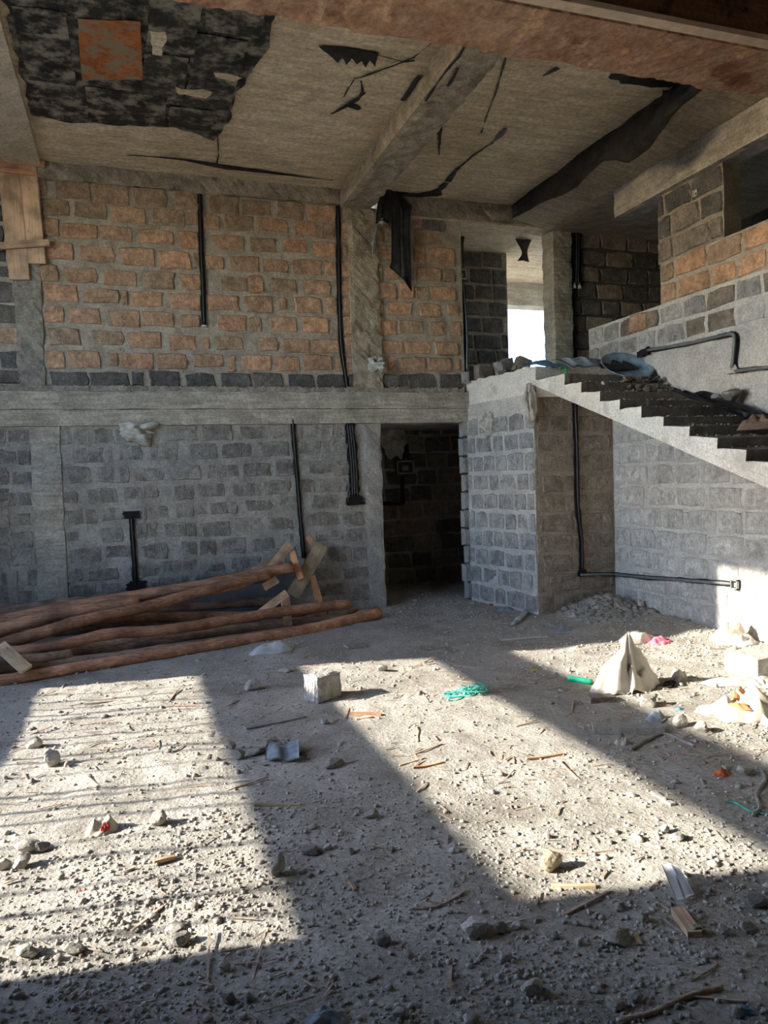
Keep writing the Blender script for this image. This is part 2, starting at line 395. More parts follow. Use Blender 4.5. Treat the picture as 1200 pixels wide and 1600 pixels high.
LO = [
(-0.7,-0.38,1.991,2.176),
(-0.33,-0.19,2.006,2.167),
(-0.18,0.2,2.002,2.171),
(-1.22,-1.17,2.022,2.17),
(-1.15,-0.95,2.019,2.168),
(-0.56,-0.24,1.795,1.975),
(-0.21,0.14,1.82,1.989),
(-0.66,-0.38,1.592,1.772),
(-0.32,0,1.591,1.761),
(0.04,0.36,1.588,1.752),
(-1.23,-1.08,1.808,1.95),
(-1.07,-0.95,1.797,1.954),
(-1.24,-1.15,1.615,1.744),
(-1.14,-0.95,1.597,1.74),
(-1.25,-1.11,1.374,1.53),
(-1.1,-0.96,1.374,1.53),
(-0.67,-0.53,1.395,1.514),
(-0.43,-0.13,1.381,1.543),
(-0.07,0.12,1.41,1.546),
(0.13,0.28,1.416,1.546),
(-1.38,-1.24,2.024,2.171),
(-1.46,-1.25,1.813,1.954),
(-1.47,-1.26,1.621,1.749),
(-1.41,-1.27,1.381,1.536),
(-0.66,-0.34,1.163,1.337),
(-0.3,-0.09,1.188,1.331),
(0.08,0.15,1.173,1.324),
(-0.69,-0.53,0.996,1.102),
(-0.31,-0.1,0.958,1.127),
(0.04,0.15,0.982,1.147),
(-0.65,-0.32,0.76,0.921),
(-0.28,-0.02,0.792,0.927),
(0.09,0.14,0.774,0.911),
(-0.67,-0.52,0.566,0.713),
(-0.47,-0.15,0.572,0.693),
(-0.08,-0.01,0.565,0.702),
(0.05,0.25,0.565,0.716),
(-1.26,-1.18,1.161,1.317),
(-1.16,-0.98,1.18,1.31),
(-1.18,-0.97,0.944,1.133),
(-1.41,-1.2,0.958,1.147),
(-1.25,-0.92,0.76,0.905),
(-1.46,-1.27,0.78,0.923),
(-1.28,-1.13,0.56,0.73),
(-1.04,-0.93,0.556,0.727),
(-1.47,-1.3,0.573,0.742),
(-1.28,-0.95,0.381,0.526),
(-1.53,-1.3,0.407,0.55),
(-0.66,-0.38,0.398,0.546),
(-0.34,-0.07,0.399,0.536),
(0.05,0.24,0.371,0.523),
(0.37,0.72,2.013,2.192),
(0.77,1.1,2.013,2.194),
(1.18,1.49,2.024,2.184),
(0.21,0.5,1.81,1.999),
(0.63,0.91,1.824,1.992),
(0.98,1.29,1.821,1.992),
(1.37,1.73,1.823,1.997),
(0.42,0.75,1.597,1.758),
(0.81,1.01,1.597,1.768),
(1.03,1.14,1.615,1.756),
(1.18,1.51,1.607,1.762),
(0.45,0.65,1.377,1.55),
(0.7,0.99,1.4,1.552),
(1.07,1.38,1.391,1.551),
(1.42,1.7,1.396,1.565),
(0.17,0.38,1.187,1.331),
(0.46,0.64,1.191,1.353),
(0.67,0.79,1.206,1.346),
(0.82,1.11,1.207,1.348),
(1.21,1.51,1.224,1.356),
(0.16,0.25,0.99,1.161),
(0.33,0.55,0.988,1.139),
(0.57,0.66,0.978,1.135),
(0.71,1.02,0.964,1.128),
(1.09,1.38,1.002,1.158),
(1.45,1.64,0.998,1.155),
(0.15,0.35,0.756,0.929),
(0.5,0.66,0.77,0.933),
(0.69,0.87,0.745,0.933),
(0.93,1.19,0.762,0.934),
(1.27,1.51,0.766,0.934),
(0.28,0.65,0.591,0.73),
(0.68,0.95,0.566,0.718),
(1.02,1.35,0.599,0.718),
(1.4,1.63,0.6,0.734),
(0.23,0.57,0.432,0.559),
(0.63,0.96,0.401,0.543),
(1.03,1.37,0.405,0.561),
(1.42,1.73,0.401,0.559),
(1.54,1.75,2.031,2.187),
(1.8,1.88,2.034,2.186),
(1.92,2.25,2.031,2.189),
(2.28,2.4,2.021,2.175),
(1.52,1.72,1.852,2.007),
(1.81,2.09,1.844,2.008),
(2.11,2.42,1.85,2.01),
(1.56,1.77,1.61,1.79),
(1.93,2.26,1.615,1.78),
(2.28,2.43,1.589,1.774),
(1.48,1.72,1.418,1.551),
(1.83,2.01,1.406,1.565),
(2.06,2.38,1.401,1.568),
(1.58,1.79,1.209,1.367),
(1.96,2.28,1.202,1.374),
(1.47,1.75,0.994,1.14),
(1.88,2.28,1.018,1.179),
(2.32,2.57,1,1.162),
(1.59,1.74,0.821,0.955),
(1.99,2.3,0.842,0.966),
(2.35,2.56,0.811,0.974),
(1.86,2.09,0.593,0.765),
(2.12,2.4,0.575,0.786),
(2.42,2.61,0.582,0.758),
(1.98,2.27,0.384,0.545),
(2.3,2.62,0.372,0.535),
(1.8,1.96,0.217,0.378),
(1.99,2.33,0.195,0.356),
(2.36,2.62,0.105,0.332),
(1.47,1.75,0.667,0.8)]
STRIPS = [
([(1.9,6.635),(1.974,6.497),(2.019,6.393),(2.052,6.272)],[0.015,0.03,0.04,0.015],'small black curled shred under the left slab',2),
([(2.814,6.396),(2.943,6.748),(3.158,7.277)],[0.03,0.025,0.02],'thin black streak beside the ceiling beam under the middle slab',3),
([(2.875,6.32),(2.851,6.411),(2.852,6.485)],[0.03,0.05,0.03],'black blob above the thin black streak under the middle slab',8),
([(3.559,6.59),(3.566,6.9),(3.507,7.19),(3.491,7.557),(3.531,7.906)],[0.008,0.015,0.02,0.03,0.07],'long black crack of film curving across the middle slab',4),
([(3.402,5.637),(3.428,5.579),(3.463,5.499)],[0.02,0.06,0.03],'short black scrap under the middle slab near the red beam',5),
([(1.996,6.514),(2.093,6.56)],[0.02,0.04],'tiny black triangle under the left slab',6),
([(5.83,6.356),(5.84,6.279)],[0.03,0.03],'small dark scrap under the right slab',7),
([(3.12,8.354),(3.331,8.385),(3.521,8.258),(3.531,7.943)],[0.06,0.14,0.16,0.06],'black film around the slab corner above the hanging sheet',9),
([(3.957,5.479),(4.16,5.497),(4.375,5.483),(4.582,5.493)],[0.04,0.12,0.14,0.06],'dark film tucked between middle slab and red beam',10)]
SCRAP = [
(1.509,5.7),
(1.711,5.663),
(1.98,5.671),
(2.01,5.86),
(1.943,5.783),
(1.939,5.889),
(1.882,5.808),
(1.861,5.861),
(1.799,5.793),
(1.78,5.893),
(1.729,5.803),
(1.705,5.885),
(1.626,5.803)]
CRACKS = [
([(2.323,5.436),(2.262,5.659),(2.188,5.764),(1.941,6.057),(1.898,6.079)],4.837),
([(1.979,5.699),(2.108,5.719),(2.216,5.737),(2.288,5.699)],4.837),
([(1.971,6.101),(2.03,6.256),(2.036,6.411),(1.962,6.559),(1.874,6.714)],4.837),
([(1.904,6.098),(1.899,6.236),(1.895,6.38)],4.837),
([(2.413,4.99),(2.44,5.193),(2.424,5.405),(2.431,5.626),(2.443,5.873)],4.626),
([(2.499,5.348),(2.521,5.493),(2.529,5.61)],4.626),
([(2.974,5.477),(3.137,5.963),(3.264,6.404),(3.36,6.71)],4.837),
([(0.931,7.332),(0.997,7.819),(0.997,8.057)],4.837),
([(0.132,8.036),(0.623,8.006),(1.086,8.151),(1.555,8.137),(2.27,8.176)],4.837)]
BLOB = [[(2.4,6.102,4.971),(2.4,5.959,4.878),(2.4,5.808,4.791)],[(2.4,6.233,4.913),(2.4,6.114,4.839),(2.4,5.965,4.808)],[(2.4,6.368,4.869),(2.4,6.275,4.809),(2.4,6.164,4.8)]]
SHEET_COL = [[(2.976,8.36,4.912),(3.1,8.36,4.88),(3.276,8.36,4.704)],[(3.002,8.33,4.614),(3.126,8.33,4.587),(3.236,8.33,4.559)],[(2.991,8.35,4.109),(3.116,8.35,4.08),(3.236,8.35,4.087)],[(2.977,8.39,3.988),(3.124,8.39,3.87),(3.247,8.39,3.721)]]
SHEET_COL2 = [[(2.972,8.2,5.052),(3.033,8.2,5.044),(3.093,8.2,4.992)],[(2.851,8.33,4.746),(2.947,8.33,4.826),(3.088,8.33,4.838)],[(2.812,8.36,4.464),(2.883,8.36,4.506),(2.96,8.36,4.475)]]
SHEET_EDGE = [[(4.6,8.35,4.85),(4.6,7.6,4.85),(4.6,7,4.85),(4.6,6.4,4.85),(4.6,6,4.85),(4.6,5.7,4.85),(4.6,5.4,4.85),(4.6,5,4.85)],[(4.585,8.35,4.74),(4.57,7.6,4.7),(4.56,7,4.66),(4.55,6.4,4.68),(4.53,6,4.6),(4.54,5.7,4.6),(4.56,5.4,4.68),(4.57,5,4.7)],[(4.58,8.35,4.66),(4.565,7.6,4.6),(4.55,7,4.5),(4.54,6.4,4.56),(4.51,6,4.38),(4.52,5.7,4.4),(4.55,5.4,4.58),(4.56,5,4.62)]]
SHEET_EDGE2 = [[(4.544,5.612,4.86),(4.673,5.522,4.86),(4.879,5.445,4.86)],[(4.658,5.772,4.84),(4.791,5.664,4.85),(4.904,5.553,4.85)],[(4.794,5.981,4.78),(4.839,5.85,4.83),(4.901,5.67,4.85)]]
SHEET_PASS = [[(4.845,8.9,4.773),(5.051,8.9,4.78),(5.26,8.9,4.778)],[(4.903,8.88,4.582),(5.015,8.88,4.565),(5.149,8.88,4.623)],[(4.972,8.86,4.416),(5,8.86,4.393),(5.057,8.86,4.446)],[(4.898,8.85,4.302),(4.992,8.85,4.307),(5.067,8.85,4.295)]]
BOARDS = [((-1.009,8.42,4.958),(-0.953,8.42,3.655),0.2),((-0.842,8.42,4.938),(-0.792,8.42,3.823),0.185)]
STICKS = [((-1.21,8.385,4.818),(-0.663,8.385,4.81),0.055),((-1.215,8.385,4.719),(-0.768,8.385,4.706),0.042),((-1.255,8.385,3.948),(-0.66,8.385,4.031),0.07)]
CON1 = [(0.86,8.462,4.76),(0.847,8.462,4.147),(0.846,8.462,3.669),(0.843,8.462,3.27)]
CON2 = [(2.398,8.462,4.668),(2.385,8.462,4.104),(2.374,8.462,3.596),(2.378,8.462,3.086),(2.418,8.462,2.72),(2.429,8.462,2.602)]
CON3 = [(1.776,8.462,2.245),(1.786,8.462,1.92),(1.806,8.462,1.484),(1.826,8.462,1.045),(1.848,8.462,0.662)]
CON4 = [(2.445,8.462,2.196),(2.465,8.462,1.907),(2.478,8.462,1.609),(2.476,8.462,1.341)]
CON5 = [(-0.003,8.462,1.234),(0.003,8.462,0.933),(0.008,8.462,0.487)]
CON6 = [(4.632,7.185,2.293),(4.644,7.185,1.805),(4.644,7.185,1.174),(4.682,7.185,0.748),(4.676,7.185,0.465)]
CON7B = [(4.646,7.18,0.411),(4.893,7.18,0.4),(5.085,7.18,0.386)]
CON7 = [(5.115,7.198,0.382),(5.115,6.642,0.41),(5.115,5.97,0.456),(5.115,5.428,0.491)]
OUTLET = (5.12,5.395,0.489)
METER = (4.124,8.9,4.101)
CON8 = [(4.185,8.98,4.604),(4.159,8.98,4.36),(4.167,8.98,4.035),(4.192,8.98,3.383),(4.175,8.98,2.85)]
CON9 = [(5.559,8.46,4.74),(5.55,8.46,4.377),(5.529,8.46,3.932)]
CON10 = [
(5.105,6.515,2.765),
(5.105,5.998,2.732),
(5.105,5.581,2.722),
(5.105,5.404,2.717),
(5.105,5.352,2.674),
(5.105,5.37,2.498),
(5.105,5.386,2.417)]
CON11 = [(5.115,5.367,2.386),(5.115,5.186,2.376),(5.115,4.757,2.35)]
SOCK = (5.17,5.889,4.123)
FUSE = (3.646,9.93,1.687)
CON12 = [(3.625,9.97,2.046),(3.649,9.97,1.912),(3.665,9.97,1.822)]
CHASE1 = [(3.62,9.975,1.554),(3.619,9.975,1.24),(3.607,9.975,1.186),(3.436,9.975,1.184),(3.313,9.975,1.19)]
RAG1 = (0.109,8.455,2.134)
RAG2 = (2.789,8.44,2.862)
RAG3 = (4.005,8.02,2.13)
RAG4 = (4.079,7.17,2.278)
RAG5 = (2.889,8.42,4.533)
RAG6 = (3.477,9.9,2.045)
CORD1 = [(2.852,8.41,4.469),(2.799,8.41,4.297),(2.778,8.41,4.15)]
LBLOCKS = [((4.098,8.3,2.69),(0.199,0.16,0.191),0,'brown','brown block standing on the landing edge by the passage',(0,0)),((4.294,8.1,2.74),(0.204,0.16,0.166),0.3,'pier','grey block on the landing in front of the dark passage wall',(0,-0.3)),((4.316,7.8,2.71),(0.183,0.16,0.175),-0.2,'brown','pinkish block leaning beside the grey one below the sky opening',(0,0.35)),((4.257,8,2.69),(0.164,0.16,0.075),0.2,'dark','dark flat block lying under the grey one on the landing',(0,0)),((3.908,8.4,2.66),(0.077,0.1,0.138),0.1,'pier','small pale block piece wedged at the end of the orange wall',(0,0)),((5.029,7.95,2.69),(0.351,0.16,0.091),0.05,'brown','long brown block lying at the foot of the concrete column on the landing',(0,0))]
BASIN = (4.891,6.62,2.582)
TARP1 = [[(4.62,5.62,2.235),(4.75,5.6,2.228),(5.05,5.55,2.209)],[(4.66,5.42,2.141),(4.8,5.36,2.119),(5.08,5.3,2.097)],[(4.7,5.2,2.06),(4.9,5.1,2.023),(5.08,5.05,2.005)],[(4.82,5.06,1.988),(4.95,4.95,1.948),(5.09,4.86,1.914)]]
TARP2 = [[(4.25,7,2.72),(4.5,7,2.73),(4.75,6.95,2.72)],[(4.25,6.85,2.7),(4.5,6.8,2.71),(4.75,6.8,2.7)],[(4.3,6.68,2.6),(4.5,6.64,2.6),(4.7,6.66,2.6)]]
TARP3 = [[(4.62,6.95,2.7),(4.85,6.9,2.72),(5,6.9,2.7)],[(4.62,6.75,2.66),(4.85,6.7,2.66),(5,6.7,2.66)],[(4.62,6.58,2.57),(4.85,6.56,2.57),(5,6.56,2.57)]]
TARP4 = [[(4.17,7.5,2.73),(4.3,7.5,2.75),(4.5,7.45,2.73)],[(4.17,7.3,2.72),(4.3,7.25,2.74),(4.45,7.2,2.72)],[(4.18,7.05,2.66),(4.28,7,2.66),(4.38,7,2.66)]]
GCORD = [(4.188,6.75,2.597),(4.233,6.75,2.617),(4.262,6.75,2.592),(4.268,6.75,2.547)]
STSTONES = [((5,5.302,2.109),0.2,0.16,0.15,'rock_shaded','dark angular stone on the stair against the parapet wall'),((4.95,5.421,2.122),0.13,0.11,0.09,'rock_shaded','smaller dark stone left of the angular one on the stair'),((4.35,6.236,2.372),0.05,0.05,0.04,'rock_pale','small pale stone on the third step edge')]
BRN = (4.75,4.726,1.847)
POLES = [
([(-1.528,6.46,0.037),(-1.048,6.6,0.041),(-0.293,6.82,0.047),(0.645,7.1,0.054),(1.632,7.45,0.039),(2.519,7.82,0.077)],0.045,0.06,'pole','long reddish pole along the front foot of the timber heap'),
([(-1.564,6.708,0.149),(-1.074,6.8,0.111),(-0.271,6.95,0.049),(0.48,7.22,0.035),(1.454,7.55,0.012),(2.182,7.85,-0.002)],0.062,0.055,'pole_grey','greyish thick pole lying just behind the front reddish pole'),
([(-1.586,6.882,0.205),(-1.091,6.95,0.198),(-0.729,7,0.193),(-0.245,7.12,0.239),(0.27,7.25,0.206),(0.846,7.45,0.209),(1.482,7.65,0.217),(2.189,7.85,0.193)],0.048,0.052,'pole','reddish pole lying second from the front of the heap, full length'),
([(-1.509,7.098,0.159),(-1.119,7.15,0.231),(-0.742,7.2,0.301),(-0.451,7.3,0.354),(0.044,7.5,0.391),(0.728,7.75,0.488),(1.35,7.95,0.57)],0.058,0.05,'pole','thick pole slanting from lower left up into the middle of the heap'),
([(-1.63,7.271,0.238),(-1.144,7.35,0.324),(-0.837,7.4,0.378),(-0.561,7.45,0.41),(0.023,7.55,0.434)],0.06,0.062,'pole','pole with a sawn end showing on top at the left of the heap'),
([(-1.678,7.582,0.3),(-1.186,7.65,0.356),(-0.68,7.72,0.414),(-0.147,7.8,0.456),(0.552,7.9,0.502),(1.051,7.98,0.555),(1.627,8.05,0.616)],0.055,0.06,'pole','uppermost long pole rising along the top of the heap to the planks'),
([(-1.758,8.15,0.331),(-1.259,8.15,0.366),(-0.768,8.15,0.4),(-0.166,8.2,0.421)],0.055,0.05,'pole_grey','dark pole lying at the back left against the wall'),
([(-0.138,7.95,0.286),(0.307,8,0.284),(0.795,8.05,0.275),(1.513,8.15,0.248)],0.05,0.05,'pole_grey','dark pole inside the heap under the slanting pole'),
([(-0.533,7.62,0.289),(-0.279,7.65,0.291),(0.535,7.85,0.209),(1.164,8,0.135),(2.023,8.2,0.075)],0.05,0.045,'pole','middle pole showing as a thin reddish line deep in the heap'),
([(-0.813,7.05,0.108),(-0.157,7.35,0.11),(0.504,7.5,0.101),(1.505,7.8,0.042),(2.102,7.95,0.016)],0.05,0.055,'pole_grey','grey pole in the shadowed lower middle of the heap'),
([(-0.574,7.25,0.079),(0.261,7.45,0.072),(1.03,7.75,0.036),(1.912,8.05,0.038)],0.05,0.048,'pole_grey','dark pole under the second reddish pole'),
([(-1.564,7.454,0.27),(-1.177,7.55,0.244),(-0.374,7.75,0.19),(0.54,7.95,0.146),(1.219,8.1,0.093)],0.05,0.05,'pole_grey','shadowed pole lying lowest at the back of the heap'),
([(0.078,7.85,0.392),(0.548,7.9,0.424),(1.043,7.95,0.471),(1.51,8.05,0.666)],0.03,0.034,'pole','thin orange split pole under the uppermost pole'),
([(1.891,7.8,-0.008),(2.089,7.9,0.04),(2.317,8,0.102)],0.03,0.026,'pole','short stick propped near the right end of the heap'),
([(2.186,8,-0.05),(2.52,8.12,-0.08),(2.816,8.22,-0.095)],0.032,0.03,'pole_grey','thin dark pole end poking out towards the doorway'),
([(1.059,7.32,-0.039),(1.572,7.5,-0.089),(2.05,7.65,-0.119)],0.05,0.05,'pole_grey','short grey timber end in front at the right of the heap'),
([(-1.521,6.527,0.236),(-1.055,6.7,0.184),(-0.785,6.8,0.154),(-0.546,6.9,0.14)],0.04,0.04,'pole_grey','dark pole stub at the left edge behind the front pole')]
PLANKS = [
((2.032,8.33,0.808),(1.609,8.02,0.301),0.155,0.035,'plank_pale','broad pale board leaning at the right end of the timber heap',(0,-1,0.25)),
((1.647,8.15,0.774),(1.714,8.05,0.477),0.075,0.03,'plank_or','orange board end behind the pale leaning board',(-0.3,-1,0.2)),
((1.639,8.2,0.848),(1.398,8.05,0.625),0.1,0.05,'plank','short pinkish plank sticking up left of the pale board',(0,-1,0.25)),
((1.551,8.25,0.729),(1.219,8.15,0.586),0.09,0.03,'plank','flat plank poking up behind the short pinkish plank',(0,-1,0.25)),
((1.501,7.78,0.377),(1.121,7.62,0.175),0.085,0.03,'plank','short plank crossing over the heap below the pale board',(0,-1,0.25)),
((1.499,7.85,0.32),(1.489,7.72,0.044),0.1,0.03,'plank','upright short board end under the crossing plank',(0,-1,0.25)),
((1.859,8.15,0.49),(1.943,7.95,0.003),0.075,0.03,'plank_or','narrow dark orange board right of the pale board',(0.2,-1,0.1)),
((1.884,8.38,0.915),(1.965,8.34,0.753),0.05,0.025,'plank_or','thin orange stick peeping out behind the pale board',(0,-1,0.25)),
((1.446,8,0.503),(1.29,7.95,0.432),0.09,0.03,'plank','small pinkish block end under the uppermost pole',(0,-1,0.25)),
((-1.052,6.72,0.305),(-0.844,6.55,0.122),0.1,0.03,'plank_pale','pale board end lying across the heap at the left edge',(0,-0.6,1))]
BLK = (1.231,5.16)
BLK2 = (4.377,4.452)
RAGS = [
((1.144,6.737),0.42,0.2,0.062,0.35,'bag',11,'plastic_bag','white plastic bag lying at the foot of the timber heap','bag',{'fold':0.6,'peak':(0.2,0)}),
((3.292,4.544),0.5,0.34,0.3,0.25,'sack',12,'woven_sack','peaked white sack standing in the right sunlit patch','sack',{'fold':0.75,'peak':(0.12,0.02),'power':0.46,'lumpy':0.3,'radial':0.55,'n':56}),
((3.142,4.561),0.24,0.18,0.056,0.1,'ragw',13,'plastic_sheet','grey plastic flap at the left foot of the peaked sack','plastic',{'fold':0.6}),
((4.3,5.707),0.44,0.24,0.068,0.1,'sack',14,'woven_sack','low white sack lying near the right wall with pink plastic beside it','sack',{'fold':0.5}),
((4.408,5.563),0.2,0.18,0.056,0.2,'pink',15,'plastic_scrap','crumpled pink plastic beside the low white sack','plastic',{'fold':0.9}),
((4.905,5.28),0.36,0.3,0.136,0.4,'cream',16,'paper_bag','crumpled cream bag against the foot of the right wall','bag',{'fold':0.95,'peak':(0.05,0),'power':0.75}),
((4.923,5.131),0.22,0.2,0.062,0.4,'ragw',36,'rag','grey rag right behind the crumpled cream bag','rag',{'fold':0.8}),
((5.265,5.299),0.16,0.14,0.056,0.1,'brownp',37,'paper_scrap','brownish scrap in the corner at the right wall','paper',{'fold':0.7}),
((4.094,4.331),0.5,0.18,0.031,-0.2,'sack',17,'rag','flat white rag in front of the grey block at the right edge','rag',{'fold':0.9}),
((4.189,4.192),0.22,0.18,0.037,0.5,'sack',38,'rag','white rag end at the right frame edge before the grey block','rag',{'fold':0.9}),
((3.79,4.573),0.13,0.12,0.062,0.2,'cream',18,'rag','small tan bundle right of the peaked white sack','rag',{'fold':0.5}),
((3.635,4.455),0.18,0.12,0.031,0.2,'black',39,'plastic_scrap','black plastic scrap right of the peaked white sack','plastic',{'fold':0.8}),
((3.41,3.841),0.2,0.16,0.037,0.2,'sack',40,'plastic_scrap','pale plastic left of the torn cream paper sack','plastic',{'fold':0.8}),
((3.552,3.557),0.2,0.2,0.037,0.2,'paper',41,'plastic_scrap','white plastic in front of the torn cream paper sack','plastic',{'fold':0.8}),
((-0.192,3.578),0.15,0.1,0.043,0.5,'cream',20,'crumpled_wrapper','crumpled cream wrapper with red print in the left sunlit patch','wrapper',{'fold':1}),
((2.775,3.033),0.1,0.06,0.022,-0.1,'orangep',21,'wrapper','orange red wrapper in the shade at the right','wrapper',{'fold':0.9}),
((4.056,8.078),0.17,0.12,0.037,0.2,'red',22,'cloth_scrap','red cloth scrap at the foot of the pier','cloth',{'fold':0.8}),
((3.838,8.202),0.06,0.05,0.031,0.2,'clear',42,'plastic_cup','small pale plastic cup by the doorway corner of the pier','cup',{'fold':0.4}),
((3.97,7.637),0.22,0.14,0.031,-0.1,'bluecloth',43,'rag','grey rag in front of the red cloth scrap','rag',{'fold':0.8}),
((2.957,5.249),0.13,0.05,0.009,0,'yellow',23,'wrapper','flat yellow wrapper in the shade left of the green pipe','wrapper',{'fold':0.9}),
((3.019,3.852),0.14,0.12,0.043,0,'bluecloth',24,'plastic_cup','grey plastic cup lying behind the flat grey plank','cup',{'fold':0.2,'ragged':0.05}),
((3.267,3.936),0.07,0.05,0.012,0,'blue',25,'plastic_scrap','tiny blue plastic scrap right of the grey stones','plastic',{'fold':0.9}),
((2.579,3.57),0.12,0.08,0.031,0,'ragw',44,'rag','pale crumpled scrap below the flat grey plank','rag',{'fold':0.8}),
((0.467,2.059),0.15,0.09,0.025,0,'bluecloth',27,'plastic_bag','blue grey plastic bag at the bottom edge of the floor','bag',{'fold':0.8}),
((1.56,1.641),0.08,0.06,0.012,0,'blue',28,'plastic_scrap','blue plastic scrap in the bottom right corner','plastic',{'fold':0.8}),
((-0.247,3.078),0.05,0.025,0.006,0.2,'orangep',29,'wrapper','small orange scrap in the left sunlit gravel','wrapper',{'fold':0.8}),
((-0.175,3.551),0.06,0.03,0.034,0.7,'red',30,'red_scrap','small red print scrap on the crumpled cream wrapper','wrapper',{'fold':0.8}),
((4.333,6.833),0.1,0.1,0.037,0.2,'clear',45,'plastic_cup','clear plastic cup lying in front of the brown pier face','cup',{'fold':0.3}),
((3.95,6.404),0.26,0.16,0.031,0.3,'bluecloth',46,'rag','grey plastic sheet crumpled in front of the pier face','plastic',{'fold':0.9}),
((5.074,6.673),0.12,0.08,0.087,0.2,'cream',47,'rag','small tan upright scrap on the rubble heap in the corner','rag',{'fold':0.6,'power':0.8})]
PAPER = [[(1.842,2.336),(1.87,2.324),(1.892,2.301)],[(1.804,2.25),(1.84,2.245),(1.87,2.233)],[(1.771,2.169),(1.806,2.164),(1.852,2.172)]]
BCLOTH = [[(0.686,4.304),(0.761,4.283),(0.857,4.274)],[(0.659,4.208),(0.738,4.162),(0.834,4.152)],[(0.635,4.114),(0.714,4.039),(0.807,4.009)]]
PSACK = (3.558,3.689)
FPLANKS = [
((0.61,4.726),(1.013,4.806),0.075,0.012,'rock','flat grey board strip in the middle shadow band','board_strip'),
((2.561,3.85),(2.913,3.655),0.13,0.035,'rock','flat grey plank in the right shadow band','wood_plank'),
((2.86,4.353),(3.048,4.33),0.1,0.04,'brown','flat brown brick lying left of the peaked white sack','flat_brick'),
((1.744,2.129),(1.696,1.986),0.05,0.02,'plank','pale wood offcut below the white paper','wood_offcut'),
((0.02,3.176),(0.11,3.207),0.022,0.014,'plank','small pale wood offcut in the left sunlit gravel','wood_offcut'),
((1.973,3.602),(2.19,3.579),0.02,0.01,'plank','short reddish wood strip at the sunlit strip edge','wood_strip'),
((1.302,4.747),(1.486,4.634),0.025,0.012,'plank_or','reddish wood strip just before the lone pale block','wood_strip'),
((1.31,4.628),(1.413,4.624),0.025,0.012,'plank','shorter pale wood strip just before the lone pale block','wood_strip'),
((1.308,3.791),(1.472,3.831),0.012,0.008,'plank','left of the thin wood strips in the middle sunlit strip','wood_strip'),
((1.359,3.72),(1.541,3.739),0.014,0.008,'plank_or','right of the thin wood strips in the middle sunlit strip','wood_strip'),
((0.497,3.589),(0.704,3.502),0.022,0.008,'plank_pale','pale splintered lath in the shadow band below the blue cloth','wood_lath'),
((2.309,2.978),(2.312,2.838),0.03,0.012,'rock_pale','pale strip lying on the sunlit floor near the cable','board_strip'),
((1.541,2.09),(1.507,2.021),0.016,0.008,'plank','short wood sliver beside the flat stone in the foreground','wood_strip'),
((0.726,2.744),(0.731,2.665),0.014,0.008,'plank_pale','small upright sliver of wood in the foreground shade','wood_strip'),
((3.238,6.348),(3.693,6.271),0.05,0.012,'rock_pale','pale flat strip lying at the edge of the far sunlight','board_strip'),
((1.811,6.655),(2.013,6.67),0.12,0.02,'rock','flat grey slab piece right of the white plastic bag','slab_piece'),
((1.421,2.424),(1.574,2.371),0.022,0.012,'plank_pale','pale stick across the lower end of the middle sunlit strip','stick')]
FTUBES = [
([(3.031,4.858),(3.147,4.726)],0.022,'green','green_pipe','short green plastic pipe left of the peaked white sack','pipe'),
([(1.222,1.745),(1.332,1.735),(1.459,1.741),(1.58,1.741)],0.008,'chip','stick','long pale bent stick at the bottom right of the floor','stick'),
([(2.963,2.979),(2.881,2.865),(2.74,2.779),(2.637,2.657),(2.545,2.605)],0.008,'rock_shaded','cable','grey cable snaking near the right frame edge','cable'),
([(2.543,2.77),(2.581,2.739),(2.573,2.656),(2.608,2.599)],0.005,'teal','twine','loose teal string at the right shadow edge','twine'),
([(1.518,1.798),(1.654,1.842),(1.616,1.897)],0.003,'chip','stick','thin straw at the lower right among stones','stick'),
([(0.877,2.481),(0.964,2.454),(1.062,2.476),(1.109,2.507)],0.005,'chip','stick','bent brown twig in the middle of the foreground','stick'),
([(1.464,2.779),(1.568,2.677),(1.676,2.61),(1.819,2.574)],0.004,'chip','stick','long thin stick behind the tan rock','stick'),
([(2.538,3.458),(2.711,3.545),(2.876,3.587),(2.87,3.343)],0.009,'rock_shaded','stick','dark bent stick in front of the flat grey plank','stick')]
TW = (2.177,4.821)
BOT = [(4.054,7.32),(3.76,6.984),(3.634,6.86)]
